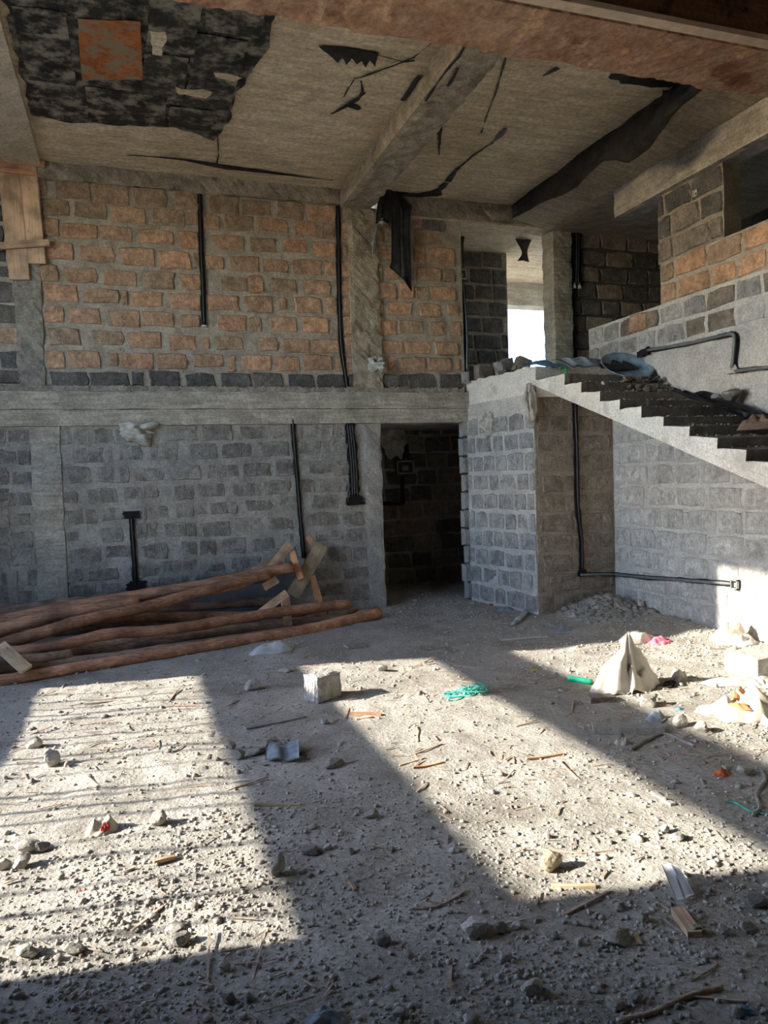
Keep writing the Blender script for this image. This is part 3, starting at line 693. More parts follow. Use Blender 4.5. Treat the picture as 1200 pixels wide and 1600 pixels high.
STONES = [
((1.034,2.266),0.098,0.078,0.087,'rock_pale','rounded grey stone with a pointed top in the near middle shade',0),
((1.496,2.558),0.111,0.089,0.084,'rock_tan','knobbly tan stone casting a shadow at the sunlit strip edge',0),
((0.486,2.912),0.068,0.034,0.096,'rock_shaded','dark upright wedge of stone at the left patch edge',0.3),
((0.729,2.342),0.061,0.048,0.047,'rock','cube shaped stone chip in the near shade',0),
((1.455,2.069),0.106,0.085,0.042,'rock','broad flat grey stone left of the wood offcut',0.1),
((1.065,1.938),0.062,0.049,0.062,'rock_pale','palest angular stone near the bottom of the frame',0),
((1.252,1.8),0.062,0.049,0.039,'rock','smooth grey stone at the bottom right',0),
((1.321,1.801),0.045,0.036,0.036,'rock','rounded stone right of the smooth grey one at the bottom',0),
((0.055,3.555),0.091,0.073,0.081,'rock','grey stone with a long shadow in the left sunlit patch',0.4),
((-0.489,4.545),0.1,0.08,0.108,'rock_pale','peaked pale stone with a shadow at left of the sunlit patch',0.6),
((-0.622,4.915),0.108,0.086,0.073,'rock','flat round stone behind the peaked pale one',0),
((-0.487,3.356),0.084,0.068,0.075,'rock','grey stone with dark shadow near the left frame edge',0.5),
((-0.492,3.515),0.1,0.08,0.058,'rock','wide stone behind the shadowed one at the left frame edge',0),
((-0.558,3.37),0.058,0.046,0.055,'rock','stone cut off by the left frame edge',0),
((-0.424,3.497),0.067,0.053,0.053,'rock_shaded','dark stone right of the wide stone at the left',0),
((2.864,2.978),0.078,0.062,0.064,'rock','grey stone just right of the orange red wrapper',0),
((3.169,4.112),0.168,0.134,0.096,'rock','large grey stone below the peaked white sack',0.2),
((1.606,2.135),0.049,0.039,0.042,'rock','little cube of stone behind the broad flat grey stone',0),
((2.031,2.075),0.096,0.077,0.057,'rock_shaded','large dark stone at the right edge of the near sunlight',0),
((0.615,4.248),0.102,0.082,0.069,'rock_shaded','dark lump left of the blue grey cloth scrap',0),
((0.489,4.391),0.052,0.042,0.053,'rock_shaded','leftmost small dark lump by the left patch edge',0),
((0.515,4.222),0.068,0.055,0.058,'rock_shaded','lower small dark lump by the left patch edge',0),
((0.737,4.401),0.061,0.049,0.043,'rock_shaded','small dark stone behind the blue grey cloth scrap',0),
((0.799,5.612),0.124,0.099,0.09,'rock','squarish grey lump below the white plastic bag',0),
((1.119,5.986),0.124,0.099,0.049,'rock_pale','flat pale stone left of the lone pale block',0),
((1.067,2.113),0.048,0.038,0.037,'rock_pale','oval pale pebble right of the rounded pointed stone',0),
((1.092,1.913),0.031,0.025,0.036,'rock','stone touching the palest angular one on its right',0),
((0.844,1.906),0.052,0.041,0.032,'rock','blunt stone at the very bottom of the floor',0),
((0.667,1.998),0.054,0.043,0.036,'rock','brown grey stone at the bottom middle',0),
((2.097,2.626),0.055,0.044,0.037,'rock_pale','rounded pale stone in the near sunlight, upper of two',0),
((2.098,2.559),0.059,0.048,0.039,'rock_pale','rounded pale stone in the near sunlight, lower of two',0),
((0.794,2.953),0.043,0.034,0.033,'rock','pebble in the middle shade below the dark lath',0),
((0.98,3.251),0.065,0.052,0.051,'rock','double stone in the middle shadow band',0),
((0.646,3.026),0.091,0.073,0.036,'rock_shaded','dark flat stone right of the dark upright wedge',0),
((0.717,3.03),0.041,0.033,0.031,'rock','small stone beside the dark flat stone',0),
((0.969,3.912),0.139,0.111,0.04,'rock_shaded','low dark stone right of the blue grey cloth scrap',0),
((1.86,5.725),0.103,0.082,0.059,'rock','stone chip behind the lone pale block',0),
((1.187,2.251),0.044,0.036,0.025,'rock','small stone at the foreground middle right',0),
((1.719,2.008),0.054,0.043,0.041,'rock','grey stone right of the wood offcut',0.2),
((1.883,1.962),0.065,0.052,0.033,'rock','grey stone by the right edge in the near shade',0),
((3.074,3.527),0.111,0.089,0.078,'rock','stone below the torn cream paper sack, upper one',0),
((3.051,3.66),0.114,0.092,0.08,'rock','rough grey stone right of the flat grey plank',0),
((0.097,2.598),0.066,0.053,0.044,'rock_shaded','dark stone half sunk by the lower left shadow line',0),
((0.076,2.693),0.08,0.064,0.026,'rock','flat stone above the half sunk dark one',0),
((-0.251,2.682),0.065,0.052,0.041,'rock','pale boulder piece near the lower left shadow line',0),
((0.216,2.42),0.042,0.033,0.04,'rock','rounded stone just inside the lower left shade',0),
((0.21,2.263),0.045,0.036,0.041,'rock','grey stone in the lower left shade',0),
((-0.402,2.706),0.09,0.072,0.041,'rock','broad stone in the lower left gravel',0),
((1.192,2.799),0.053,0.043,0.028,'rock_pale','flat pale chip in the middle foreground',0),
((1.798,1.974),0.047,0.038,0.035,'rock','rounded stone in the near right shade',0),
((1.648,1.881),0.035,0.028,0.027,'rock_pale','pale pebble in the lower right gravel',0),
((1.329,2.091),0.032,0.026,0.028,'rock','small grey pebble left of the broad flat stone',0),
((1.123,2.251),0.051,0.04,0.038,'rock','small stone behind and right of the rounded pointed stone',0)]
WIRE = [(10.724,25,5.904),(17.666,25,5.925)]
# ------------------------------------------------------------ mesh helpers
def link(o, label=None, cat=None, group=None, kind=None):
    if label: o['label'] = label
    if cat: o['category'] = cat
    if group: o['group'] = group
    if kind: o['kind'] = kind
    return o
def mesh(name, verts, faces, mats, smooth=False, fm=None):
    me = bpy.data.meshes.new(name); me.from_pydata([tuple(v) for v in verts], [], faces)
    for m in (mats if isinstance(mats, (list, tuple)) else [mats]): me.materials.append(m)
    if fm is not None: me.polygons.foreach_set('material_index', fm)
    if smooth: me.polygons.foreach_set('use_smooth', [True]*len(me.polygons))
    me.update(); return me
def obj(name, verts, faces, mats, parent=None, smooth=False, fm=None, rot=None):
    """world-space geometry -> ONE object whose origin is its base centre (or its parent's frame)"""
    V = np.array([tuple(v) for v in verts], float)
    if parent is None:
        o0 = np.array([(V[:, 0].min()+V[:, 0].max())/2, (V[:, 1].min()+V[:, 1].max())/2, V[:, 2].min()])
        loc = o0
    else:
        o0 = V.mean(0); p = parent; base = np.zeros(3)
        while p is not None: base = base+np.array(p.location); p = p.parent
        loc = o0-base
    V = V-o0
    o = bpy.data.objects.new(name, mesh(name, V, faces, mats, smooth, fm)); C.objects.link(o)
    o.location = loc
    if parent is not None: o.parent = parent
    return o
def empty(name, loc, label, cat, group=None):
    o = bpy.data.objects.new(name, None); o.empty_display_size = .1; o.location = loc; C.objects.link(o)
    return link(o, label, cat, group)
def box_vf(p0, p1):
    x0, y0, z0 = p0; x1, y1, z1 = p1
    return ([(x0, y0, z0), (x1, y0, z0), (x1, y1, z0), (x0, y1, z0), (x0, y0, z1), (x1, y0, z1), (x1, y1, z1), (x0, y1, z1)],
            [(0, 3, 2, 1), (4, 5, 6, 7), (0, 1, 5, 4), (1, 2, 6, 5), (2, 3, 7, 6), (3, 0, 4, 7)])
def rough_box(p0, p1, res=.06, amp=.01, seed=0, edge=0.0):
    """box with gridded, uneven faces"""
    p0 = np.array(p0, float); p1 = np.array(p1, float); d = p1-p0
    bm = bmesh.new(); bmesh.ops.create_cube(bm, size=1.0)
    n = [max(1, int(round(x/res))) for x in d]
    for ax in range(3):
        for k in range(1, n[ax]):
            c = Vector((0, 0, 0)); c[ax] = -.5+k/n[ax]; no = Vector((0, 0, 0)); no[ax] = 1
            bmesh.ops.bisect_plane(bm, geom=bm.verts[:]+bm.edges[:]+bm.faces[:], plane_co=c, plane_no=no)
    V = np.array([v.co[:] for v in bm.verts]); W = p0+(V+.5)*d
    nx = np.where(np.abs(np.abs(V)-.5) < 1e-4, np.sign(V), 0.0)
    k = fbm(W[:, 0]*9+W[:, 2]*7.3+seed, W[:, 1]*9-W[:, 2]*5.1+seed*1.7, seed)
    k2 = fbm(W[:, 0]*31+W[:, 2]*23, W[:, 1]*31-W[:, 2]*19+seed, seed+9, 2)
    cnt = np.abs(nx).sum(1)
    dd = (k+.5*k2)*amp - np.where(cnt >= 2, edge, 0)
    W = W+nx*dd[:, None]/np.maximum(cnt, 1)[:, None]**.5
    bm.verts.index_update(); Fc = [tuple(v.index for v in f.verts) for f in bm.faces]; bm.free()
    return W, Fc
def rbox(name, p0, p1, mat, res=.08, amp=.008, seed=0, edge=0.0, parent=None, kind=None):
    V, Fc = rough_box(p0, p1, res, amp, seed, edge); o = obj(name, V, Fc, mat, parent, smooth=False)
    if kind: o['kind'] = kind
    return o
def oblock(name, c, size, rot, mat, parent=None, amp=.006, seed=0, res=.03, edge=.006, tilt=(0, 0)):
    """rough block standing at c (base centre), turned by rot about z"""
    sx, sy, sz = size; V, Fc = rough_box((-sx/2, -sy/2, 0), (sx/2, sy/2, sz), res, amp, seed, edge)
    M = Matrix.Translation(c) @ Matrix.Rotation(rot, 4, 'Z') @ Matrix.Rotation(tilt[0], 4, 'X') @ Matrix.Rotation(tilt[1], 4, 'Y')
    return obj(name, [M @ Vector(v) for v in V], Fc, mat, parent)

def catmull(P, n=8):
    P = [np.array(p, float) for p in P]
    if len(P) == 2: return [P[0]+(P[1]-P[0])*t for t in np.linspace(0, 1, n+1)]
    Q = [2*P[0]-P[1]]+P+[2*P[-1]-P[-2]]; out = []
    for i in range(1, len(Q)-2):
        a, b, c, d = Q[i-1:i+3]
        for t in np.linspace(0, 1, n, endpoint=False):
            out.append(.5*(2*b+(c-a)*t+(2*a-5*b+4*c-d)*t*t+(3*b-3*c+d-a)*t**3))
    return out+[P[-1]]
def tube_vf(P, r0, r1=None, sides=8, n=8, wob=0.0, seed=0):
    P = catmull(P, n); r1 = r0 if r1 is None else r1; V = []; Fc = []; fm = []; m = len(P); rnd = random.Random(seed)
    N = None
    for i, p in enumerate(P):
        t = Vector(P[min(i+1, m-1)]-P[max(i-1, 0)]).normalized()
        if N is None: N = t.cross(Vector((0, 0, 1)) if abs(t.z) < .9 else Vector((1, 0, 0))).normalized()
        N = (N-t*N.dot(t)).normalized(); B = t.cross(N); r = r0+(r1-r0)*i/(m-1)
        for k in range(sides):
            a = 2*math.pi*k/sides; rr = r*(1+wob*rnd.uniform(-1, 1))
            V.append(Vector(p)+(N*math.cos(a)+B*math.sin(a))*rr)
    for i in range(m-1):
        for k in range(sides):
            a = i*sides+k; b = i*sides+(k+1) % sides; Fc.append((a, b, b+sides, a+sides)); fm.append(0)
    Fc.append(tuple(range(sides))[::-1]); fm.append(1); Fc.append(tuple((m-1)*sides+k for k in range(sides))); fm.append(1)
    return V, Fc, fm
def tube(name, P, r0, mat, r1=None, parent=None, sides=8, n=8, wob=0.0, seed=0, cut=None):
    V, Fc, fm = tube_vf(P, r0, r1, sides, n, wob, seed)
    return obj(name, V, Fc, [mat, cut or mat], parent, True, fm)
def plank(name, a, b, wd, th, mat, parent=None, face=(0, -1, 0), seed=0):
    """sawn board from a to b whose broad face looks towards `face`"""
    a = Vector(a); b = Vector(b); t = (b-a).normalized(); f = Vector(face); f = (f-t*f.dot(t)).normalized(); s = t.cross(f)
    L = (b-a).length; n = max(3, int(L/.12)); rnd = random.Random(seed); V = []; Fc = []
    bow = rnd.uniform(-.006, .006)
    for i in range(n+1):
        q = a+t*(L*i/n)+f*bow*math.sin(math.pi*i/n)
        for (u, w_) in ((-.5, -.5), (-.46, .5), (.46, .5), (.5, -.5)):
            e = rnd.uniform(-.002, .002)
            V.append(q+s*(u*wd+e)+f*(w_*th))
    for i in range(n):
        for k in range(4):
            x = i*4+k; y = i*4+(k+1) % 4; Fc.append((x, y, y+4, x+4))
    Fc.append((3, 2, 1, 0)); Fc.append(tuple(n*4+k for k in range(4)))
    # keep the grain along local x
    Mi = Matrix((t, s, f)).transposed().to_4x4(); mid = (a+b)/2
    Vl = [Mi.inverted() @ (v-mid) for v in V]
    base = Vector((0, 0, 0)); p = parent
    while p is not None: base = base+p.location; p = p.parent
    o = bpy.data.objects.new(name, mesh(name, Vl, Fc, mat)); C.objects.link(o)
    o.matrix_world = Matrix.Translation(mid-base) @ Mi
    if parent is not None: o.parent = parent
    return o

def rag_vf(sx, sy, h, seed, fold=.35, n=40, peak=(0, 0), power=1.0, ragged=.22, lumpy=1.0, radial=0.0):
    """crumpled heap: polar grid, creased by random triangle waves"""
    rng = np.random.RandomState(seed*13+1); rings = max(8, n//3); m = n
    K = 12; ang = rng.uniform(0, math.pi, K); fr = rng.uniform(.7, 2.6, K); ph = rng.uniform(0, 1, K); am = fr**-.6
    r = np.linspace(0, 1, rings+1)[1:, None]; a = (np.arange(m)*2*math.pi/m)[None, :]
    Rr = 1+ragged*1.7*fbm(np.cos(a)*1.6+seed*3.7, np.sin(a)*1.6+seed, seed, 4)
    x = np.cos(a)*r*Rr; y = np.sin(a)*r*Rr
    cr = np.zeros_like(x)
    wx = x+.18*fbm(x*2+seed, y*2, seed+8, 2); wy = y+.18*fbm(x*2, y*2+seed, seed+9, 2)
    for k in range(K):
        q = (np.cos(ang[k])*wx+np.sin(ang[k])*wy)*fr[k]+ph[k]; cr += am[k]*np.abs((q % 1.0)-.5)*2
    cr = (cr/am.sum()-.5)*3.2+radial*np.cos(7*a+seed+1.3*np.sin(3*a))*r
    env = np.clip(1-r**(2.3*power), 0, 1)
    lump = 1+lumpy*(vn(x*1.8+seed*2.3, y*1.8+seed, seed+20)-.5)
    z = h*env*lump*(1+fold*.55*cr)+h*fold*.34*(cr+.55)*np.sqrt(np.clip(1-r, 0, 1)+.12)
    z[-1] = np.minimum(np.maximum(z[-1], 0), .10*h); z = np.maximum(z, .002)
    X = sx*.5*x*(1+.06*fold*cr)+peak[0]*sx*(1-r); Y = sy*.5*y*(1-.06*fold*cr)+peak[1]*sy*(1-r)
    V = [(peak[0]*sx, peak[1]*sy, float(z[0].mean()))]+[(float(p), float(q), float(s)) for p, q, s in zip(X.ravel(), Y.ravel(), z.ravel())]
    Fc = [(0, 1+k, 1+(k+1) % m) for k in range(m)]
    for i in range(rings-1):
        for k in range(m):
            p = 1+i*m+k; q = 1+i*m+(k+1) % m; Fc.append((p, p+m, q+m, q))
    Fc.append(tuple(1+(rings-1)*m+k for k in range(m))[::-1])
    return V, Fc
def rag(name, xy, sx, sy, h, rot, mat, seed, label=None, cat=None, parent=None, z=None, smooth=True, **kw):
    V, Fc = rag_vf(sx, sy, h, seed, **kw); c, s = math.cos(rot), math.sin(rot)
    zz = float(fl(xy[0], xy[1])) - .004 if z is None else z
    V = [(xy[0]+c*x-s*y, xy[1]+s*x+c*y, zz+q + (float(fl(xy[0]+c*x-s*y, xy[1]+s*x+c*y)-fl(xy[0], xy[1]))*.8 if z is None else 0)) for x, y, q in V]
    o = obj(name, V, Fc, mat, parent, smooth)
    return link(o, label, cat)
def cloth_patch(name, corners, mat, parent=None, nu=14, nv=14, fold=.03, seed=0, th=.003, freq=2.0, tears=0.0):
    """thin sheet spanned by rows of 3-D points (top row, ..., bottom row), folded by noise, with thickness"""
    rows = [catmull(r, 6) for r in corners]; rows = [[r[int(round(t*(len(r)-1)))] for t in np.linspace(0, 1, nu)] for r in rows]
    cols = []
    for i in range(nu):
        cc = catmull([r[i] for r in rows], 8); cols.append([cc[int(round(t*(len(cc)-1)))] for t in np.linspace(0, 1, nv)])
    G = np.array(cols)
    du = np.gradient(G, axis=0); dv = np.gradient(G, axis=1); N = np.cross(du, dv); N /= np.maximum(np.linalg.norm(N, axis=2, keepdims=True), 1e-9)
    I, J = np.meshgrid(np.linspace(0, 1, nu), np.linspace(0, 1, nv), indexing='ij')
    d = fbm(I*freq*2+seed, J*freq*.7+seed*2, seed, 3)*fold
    if tears:
        dj = fbm(np.linspace(0, 6, nu), np.full(nu, seed+.5), seed+3, 3)*tears
        G[:, -1] += dv[:, -1]*dj[:, None]*nv*.5; G[:, 0] -= dv[:, 0]*np.roll(dj, 3)[:, None]*nv*.25
    A = G+N*d[..., None]; B = A-N*th
    V = list(A.reshape(-1, 3))+list(B.reshape(-1, 3)); K = nu*nv; Fc = []
    for i in range(nu-1):
        for j in range(nv-1):
            a = i*nv+j; Fc.append((a, a+nv, a+nv+1, a+1)); Fc.append((K+a, K+a+1, K+a+nv+1, K+a+nv))
    def side(L):
        for p, q in zip(L[:-1], L[1:]): Fc.append((p, q, q+K, p+K))
    side([i*nv for i in range(nu)]); side([i*nv+nv-1 for i in range(nu)][::-1]); side([j for j in range(nv)][::-1]); side([(nu-1)*nv+j for j in range(nv)])
    return obj(name, V, Fc, mat, parent, True)
_ico = {}
def ico(sub):
    if sub not in _ico:
        bm = bmesh.new(); bmesh.ops.create_icosphere(bm, subdivisions=sub, radius=1.0); bm.verts.index_update()
        _ico[sub] = (np.array([v.co[:] for v in bm.verts]), [tuple(v.index for v in f.verts) for f in bm.faces]); bm.free()
    return _ico[sub]
def rock_v(seed, size, sub=3, planes=11, rough=.05):
    D, Fc = ico(sub); rng = np.random.RandomState(seed); Nn = rng.normal(size=(planes, 3)); Nn /= np.linalg.norm(Nn, axis=1, keepdims=True)
    dk = rng.uniform(.55, 1.0, planes); dots = D@Nn.T
    r = np.min(np.where(dots > .05, dk/np.maximum(dots, .05), 9), axis=1); r = np.minimum(r, 1.15)
    r = r*(1+rough*fbm(D[:, 0]*4+seed, D[:, 1]*4+D[:, 2]*3, seed, 3))
    V = D*r[:, None]; V = V/np.abs(V).max(0)*np.array(size)*.5; return V, Fc
def stone(xy, w_, d, h, label, seed, mat='rock', rot=0.0, name='stone', cat='stone', sink=.15, parent=None, z=None, planes=11):
    V, Fc = rock_v(seed, (w_, d, h), planes=planes); c, s = math.cos(rot), math.sin(rot)
    V = V@np.array([[c, s, 0], [-s, c, 0], [0, 0, 1]]); zz = float(fl(xy[0], xy[1])) if z is None else z
    V = V+np.array([xy[0], xy[1], zz+h*(.5-sink)])
    return link(obj(name, V, Fc, MT[mat], parent), label, cat)

# floor relief (shared by the floor mesh and everything that lies on it)
def fl(x, y):
    x = np.asarray(x, float); y = np.asarray(y, float)
    z = .030*fbm(x*.9+5, y*.9, 3, 2)+.016*fbm(x*4, y*4, 11, 3)+.007*fbm(x*15, y*15, 17, 2)
    z = z+.13*np.exp(-((x-4.85)/.33)**2-((y-7.0)/.26)**2)
    z = z+.07*np.exp(-((x-4.95)/.25)**2-((y-6.0)/.9)**2)
    z = z+.05*np.exp(-((x-4.5)/.5)**2-((y-6.6)/.4)**2)
    z = z+.06*np.exp(-((x-3.3)/.7)**2-((y-9.2)/.5)**2)
    return z

# ------------------------------------------------------------ walls and bricks
def wall_patch(name, a, b, z0, z1, th, mat, res=.06, amp=.006, seed=0, parent=None, kind='structure'):
    """upright slab from plan point a to b; its uneven front looks to the right of a->b"""
    a = np.array(a, float); b = np.array(b, float); L = np.linalg.norm(b-a); u = (b-a)/L; n = np.array([u[1], -u[0]])
    nu = max(2, int(L/res)+1); nz = max(2, int((z1-z0)/res)+1)
    U, Z = np.meshgrid(np.linspace(0, L, nu), np.linspace(z0, z1, nz), indexing='ij')
    d = amp*(fbm(U*7+seed, Z*7, seed, 3)+.6*fbm(U*26, Z*26+seed, seed+4, 2))
    X = a[0]+u[0]*U+n[0]*d; Y = a[1]+u[1]*U+n[1]*d
    V = list(np.stack([X, Y, Z], -1).reshape(-1, 3)); K = len(V)
    for uu, zz in ((0, z0), (L, z0), (L, z1), (0, z1)): V.append((a[0]+u[0]*uu-n[0]*th, a[1]+u[1]*uu-n[1]*th, zz))
    Fc = [(i*nz+j, (i+1)*nz+j, (i+1)*nz+j+1, i*nz+j+1) for i in range(nu-1) for j in range(nz-1)]
    Fc += [tuple([K, K+3]+[j for j in range(nz)][::-1]), tuple([K+2, K+1]+[(nu-1)*nz+j for j in range(nz)]),
           tuple([K+1, K]+[i*nz for i in range(nu)]), tuple([K+3, K+2]+[i*nz+nz-1 for i in range(nu)][::-1]), (K, K+1, K+2, K+3)]
    o = obj(name, V, Fc, mat, parent)
    if kind: o['kind'] = kind
    return o
brick_meshes = {}
def brick_mesh(mat, k):
    key = (mat, k)
    if key not in brick_meshes:
        rnd = random.Random(k*31+7); V = []; Fc = []
        # back ring, side ring, bevelled front ring, gridded front
        ring = [(-1, -1), (0, -1), (1, -1), (1, 0), (1, 1), (0, 1), (-1, 1), (-1, 0)]
        j = [(rnd.uniform(-.055, .03), rnd.uniform(-.08, .04)) for _ in ring]
        for (x, z) in ring: V.append((x*.5, .5, z*.5))
        for (x, z), (a, b) in zip(ring, j): V.append((x*(.5+a), -.26, z*(.5+b)))
        for (x, z), (a, b) in zip(ring, j):
            c = .06 if x and z else .035
            V.append((x*(.5+a-c*.8), -.5+rnd.uniform(-.05, .05), z*(.5+b-c*1.5)))
        V.append((rnd.uniform(-.1, .1), -.5+rnd.uniform(-.10, .06), rnd.uniform(-.1, .1)))
        for k2 in range(8):
            n = (k2+1) % 8
            Fc.append((k2, n, n+8, k2+8)); Fc.append((k2+8, n+8, n+16, k2+16)); Fc.append((k2+16, n+16, 24))
        brick_meshes[key] = mesh('brick', V, Fc, MT[mat])
    return brick_meshes[key]
brnd = random.Random(5)
def brick(parent, a, b, u0, u1, z0, z1, mat, proud=.014, depth=.09):
    a = np.array(a, float); b = np.array(b, float); u = (b-a)/np.linalg.norm(b-a); n = np.array([u[1], -u[0]])
    o = bpy.data.objects.new('brick', brick_mesh(mat, brnd.randrange(14)))
    pr = proud+brnd.uniform(-.004, .006); c = a+u*(u0+u1)/2+n*(pr-depth/2)
    base = Vector((0, 0, 0)); p = parent
    while p is not None: base = base+p.location; p = p.parent
    o.location = Vector((c[0], c[1], (z0+z1)/2))-base
    o.rotation_euler = (0, brnd.gauss(0, .008), math.atan2(u[1], u[0])); o.scale = ((u1-u0)*1.04, depth, (z1-z0)*1.05)
    o.parent = parent; C.objects.link(o); return o
def courses(parent, a, b, z0, z1, hc, wl, mats, proud=.008, gap=.022, seed=0, u_lo=0.0, u_hi=None, top=None, rand=.25):
    rnd = random.Random(seed); L = u_hi if u_hi is not None else math.dist(a, b); n = int(round((z1-z0)/hc)); h = (z1-z0)/n
    for k in range(n):
        u = u_lo-(rnd.uniform(.15, .85)*wl); 
        while u < L:
            w_ = wl*rnd.uniform(1-rand, 1+rand); x0, x1 = max(u, u_lo), min(u+w_, L)
            zt = z0+(k+1)*h
            if x1-x0 > .07 and (top is None or top((x0+x1)/2) > zt):
                brick(parent, a, b, x0+gap/2, x1-gap/2, z0+k*h+gap/2+rnd.uniform(-.004, .004), zt-gap/2+rnd.uniform(-.004, .004), rnd.choice(mats), proud)
            u += w_

YB = 8.475; XR = 5.13; XL = -2.9; ZS = 4.85
PA, PB = (3.94, 8.475), (4.14, 7.2)          # pier: left face runs from PA to PB
# ---- floor
def floor_mesh():
    xs = np.concatenate([np.arange(XL, -1.2, .08), np.arange(-1.2, 5.3, .026), np.arange(5.3, 8.0, .2)])
    ys = np.concatenate([np.arange(-1.6, 1.5, .15), np.arange(1.5, 4.2, .02), np.arange(4.2, 9.0, .035), np.arange(9.0, 11.3, .1)])
    X, Y = np.meshgrid(xs, ys, indexing='ij'); Z = fl(X, Y); nx, ny = X.shape
    V = np.stack([X, Y, Z], -1).reshape(-1, 3); I, J = np.meshgrid(np.arange(nx-1), np.arange(ny-1), indexing='ij'); A = (I*ny+J).reshape(-1)
    Q = np.stack([A, A+ny, A+ny+1, A+1], -1)
    me = bpy.data.meshes.new('floor'); me.vertices.add(len(V)); me.vertices.foreach_set('co', V.reshape(-1))
    me.loops.add(Q.size); me.loops.foreach_set('vertex_index', Q.reshape(-1).astype(np.int32))
    me.polygons.add(len(Q)); me.polygons.foreach_set('loop_start', np.arange(0, Q.size, 4).astype(np.int32))
    me.update(calc_edges=True); me.validate(); me.materials.append(MT['dirt'])
    me.polygons.foreach_set('use_smooth', [True]*len(Q))
    o = bpy.data.objects.new('floor', me); C.objects.link(o); o['kind'] = 'structure'
floor_mesh()
V, Fc = box_vf((-60, -60, -.5), (60, 60, -.12)); obj('ground', V, Fc, MT['ground'])['kind'] = 'structure'

# ---- back wall, storey by storey
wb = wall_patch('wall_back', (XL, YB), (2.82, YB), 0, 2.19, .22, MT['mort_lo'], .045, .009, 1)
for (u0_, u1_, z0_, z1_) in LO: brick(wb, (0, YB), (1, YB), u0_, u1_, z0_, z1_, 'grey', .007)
rnd = random.Random(3)
for k in range(11):                                   # lower courses hidden by the timber, and the blocks left of the frame
    u = XL
    while u < -1.25:
        brick(wb, (0, YB), (1, YB), u+.01, u+.33, .02+k*.197+.012, .02+k*.197+.185, 'grey', .007); u += .35
wu = wall_patch('wall_back', (XL, YB), (3.93, YB), 2.56, 4.68, .22, MT['mort'], .045, .010, 2)
for (u0_, u1_, z0_, z1_) in UP: brick(wu, (0, YB), (1, YB), u0_, u1_, z0_, z1_, 'tan' if (z0_ > 4.2 and rnd.random() < .75) or rnd.random() < .14 else 'orange', .016)
for (u0_, u1_, z0_, z1_) in TAN: brick(wu, (0, YB), (1, YB), u0_, u1_, z0_, z1_, 'tan', .014)
for (u0_, u1_, z0_, z1_) in DK: brick(wu, (0, YB), (1, YB), u0_, u1_, z0_, z1_, 'dark', .014)
rbox('trim_1', (XL, YB-.035, 2.19), (3.96, YB+.22, 2.36), MT['conc'], .05, .010, 5, .004, kind='structure')
rbox('trim_2', (XL, YB-.045, 2.36), (3.96, YB+.22, 2.555), MT['conc'], .05, .010, 6, .004, kind='structure')
rbox('trim_3', (XL, YB-.05, 2.55), (3.90, YB+.1, 2.60), MT['conc_rough'], .035, .022, 7, kind='structure')
rbox('trim_4', (XL, YB-.05, 4.68), (2.45, YB+.22, ZS+.05), MT['conc_warm'], .045, .03, 8, kind='structure')
rbox('trim_5', (2.86, YB-.05, 4.62), (XR, YB+.22, ZS+.05), MT['conc_warm'], .05, .02, 9, kind='structure')
# columns cast in the back wall
rbox('column', (2.50, YB-.05, 2.56), (2.86, YB+.2, 4.66), MT['conc_warm'], .045, .03, 12, .01, kind='structure')
rbox('column', (-1.02, YB-.03, 2.56), (-.76, YB+.2, 4.66), MT['conc_rough'], .045, .03, 13, .01, kind='structure')
rbox('column', (-.95, YB-.02, 0), (-.66, YB+.2, 2.19), MT['conc'], .045, .018, 14, .006, kind='structure')
rbox('column', (2.60, YB-.012, 0), (2.83, YB+.22, 2.19), MT['mort_lo'], .045, .02, 15, .012, kind='structure')

# ---- pier beside the doorway, wall under the stairs
wp = wall_patch('wall_pier', PA, PB, 0, 2.40, .2, MT['mort_pale'], .045, .008, 21)
courses(wp, PA, PB, .01, 2.23, .222, .27, ['pier'], .007, .03, 22, rand=.3)
# ragged block ends in the door jamb
for k in range(10): brick(wb, (3.0, YB+.01), (4.0, YB+.01), .885+random.Random(k).uniform(-.02, .02), .96, .01+k*.222+.012, .01+(k+1)*.222-.012, 'pier', .02, .12)
wf = wall_patch('wall_stair_end', PB, (XR, 7.2), 0, 2.45, .2, MT['mort_brown'], .045, .008, 23)
courses(wf, PB, (XR, 7.2), .01, 2.40, .224, .31, ['brown'], .008, .03, 24, u_lo=.02, u_hi=.97)
wr = wall_patch('wall_right', (XR, 7.62), (XR, -1.5), 0, 3.19, .22, MT['mort_pale'], .05, .010, 25)
courses(wr, (XR, 7.2), (XR, 2.0), .03, 2.05, .225, .40, ['pale'], .005, .02, 26, top=lambda u: 2.35-.36*(u-.2))
# parapet courses above the stair
courses(wr, (XR, 7.62), (XR, 2.0), 2.77, 3.18, .205, .34, ['pier', 'pale', 'brown'], .010, .028, 28)
brick(wr, (XR, 7.62), (XR, 2.0), .78, 1.05, 2.985, 3.175, 'orange', .024)
wq = wall_patch('wall_right', (XR+.07, 6.45), (XR+.07, 1.5), 3.19, 3.62, .2, MT['mort'], .05, .008, 30)
courses(wq, (XR+.07, 6.45), (XR+.07, 2.0), 3.20, 3.62, .21, .38, ['orange', 'orange', 'tan'], .012, .026, 31)
wc = wall_patch('wall_right', (XR+.07, 6.47), (XR+.07, 5.58), 3.62, 4.32, .2, MT['mort_brown'], .05, .01, 32)
courses(wc, (XR+.07, 6.47), (XR+.07, 5.58), 3.62, 4.30, .205, .42, ['dark', 'dark', 'brown'], .014, .024, 33)
rbox('trim_6', (XR, 1.5, 4.29), (XR+.25, 7.1, ZS+.08), MT['conc'], .06, .012, 34, .004, kind='structure')
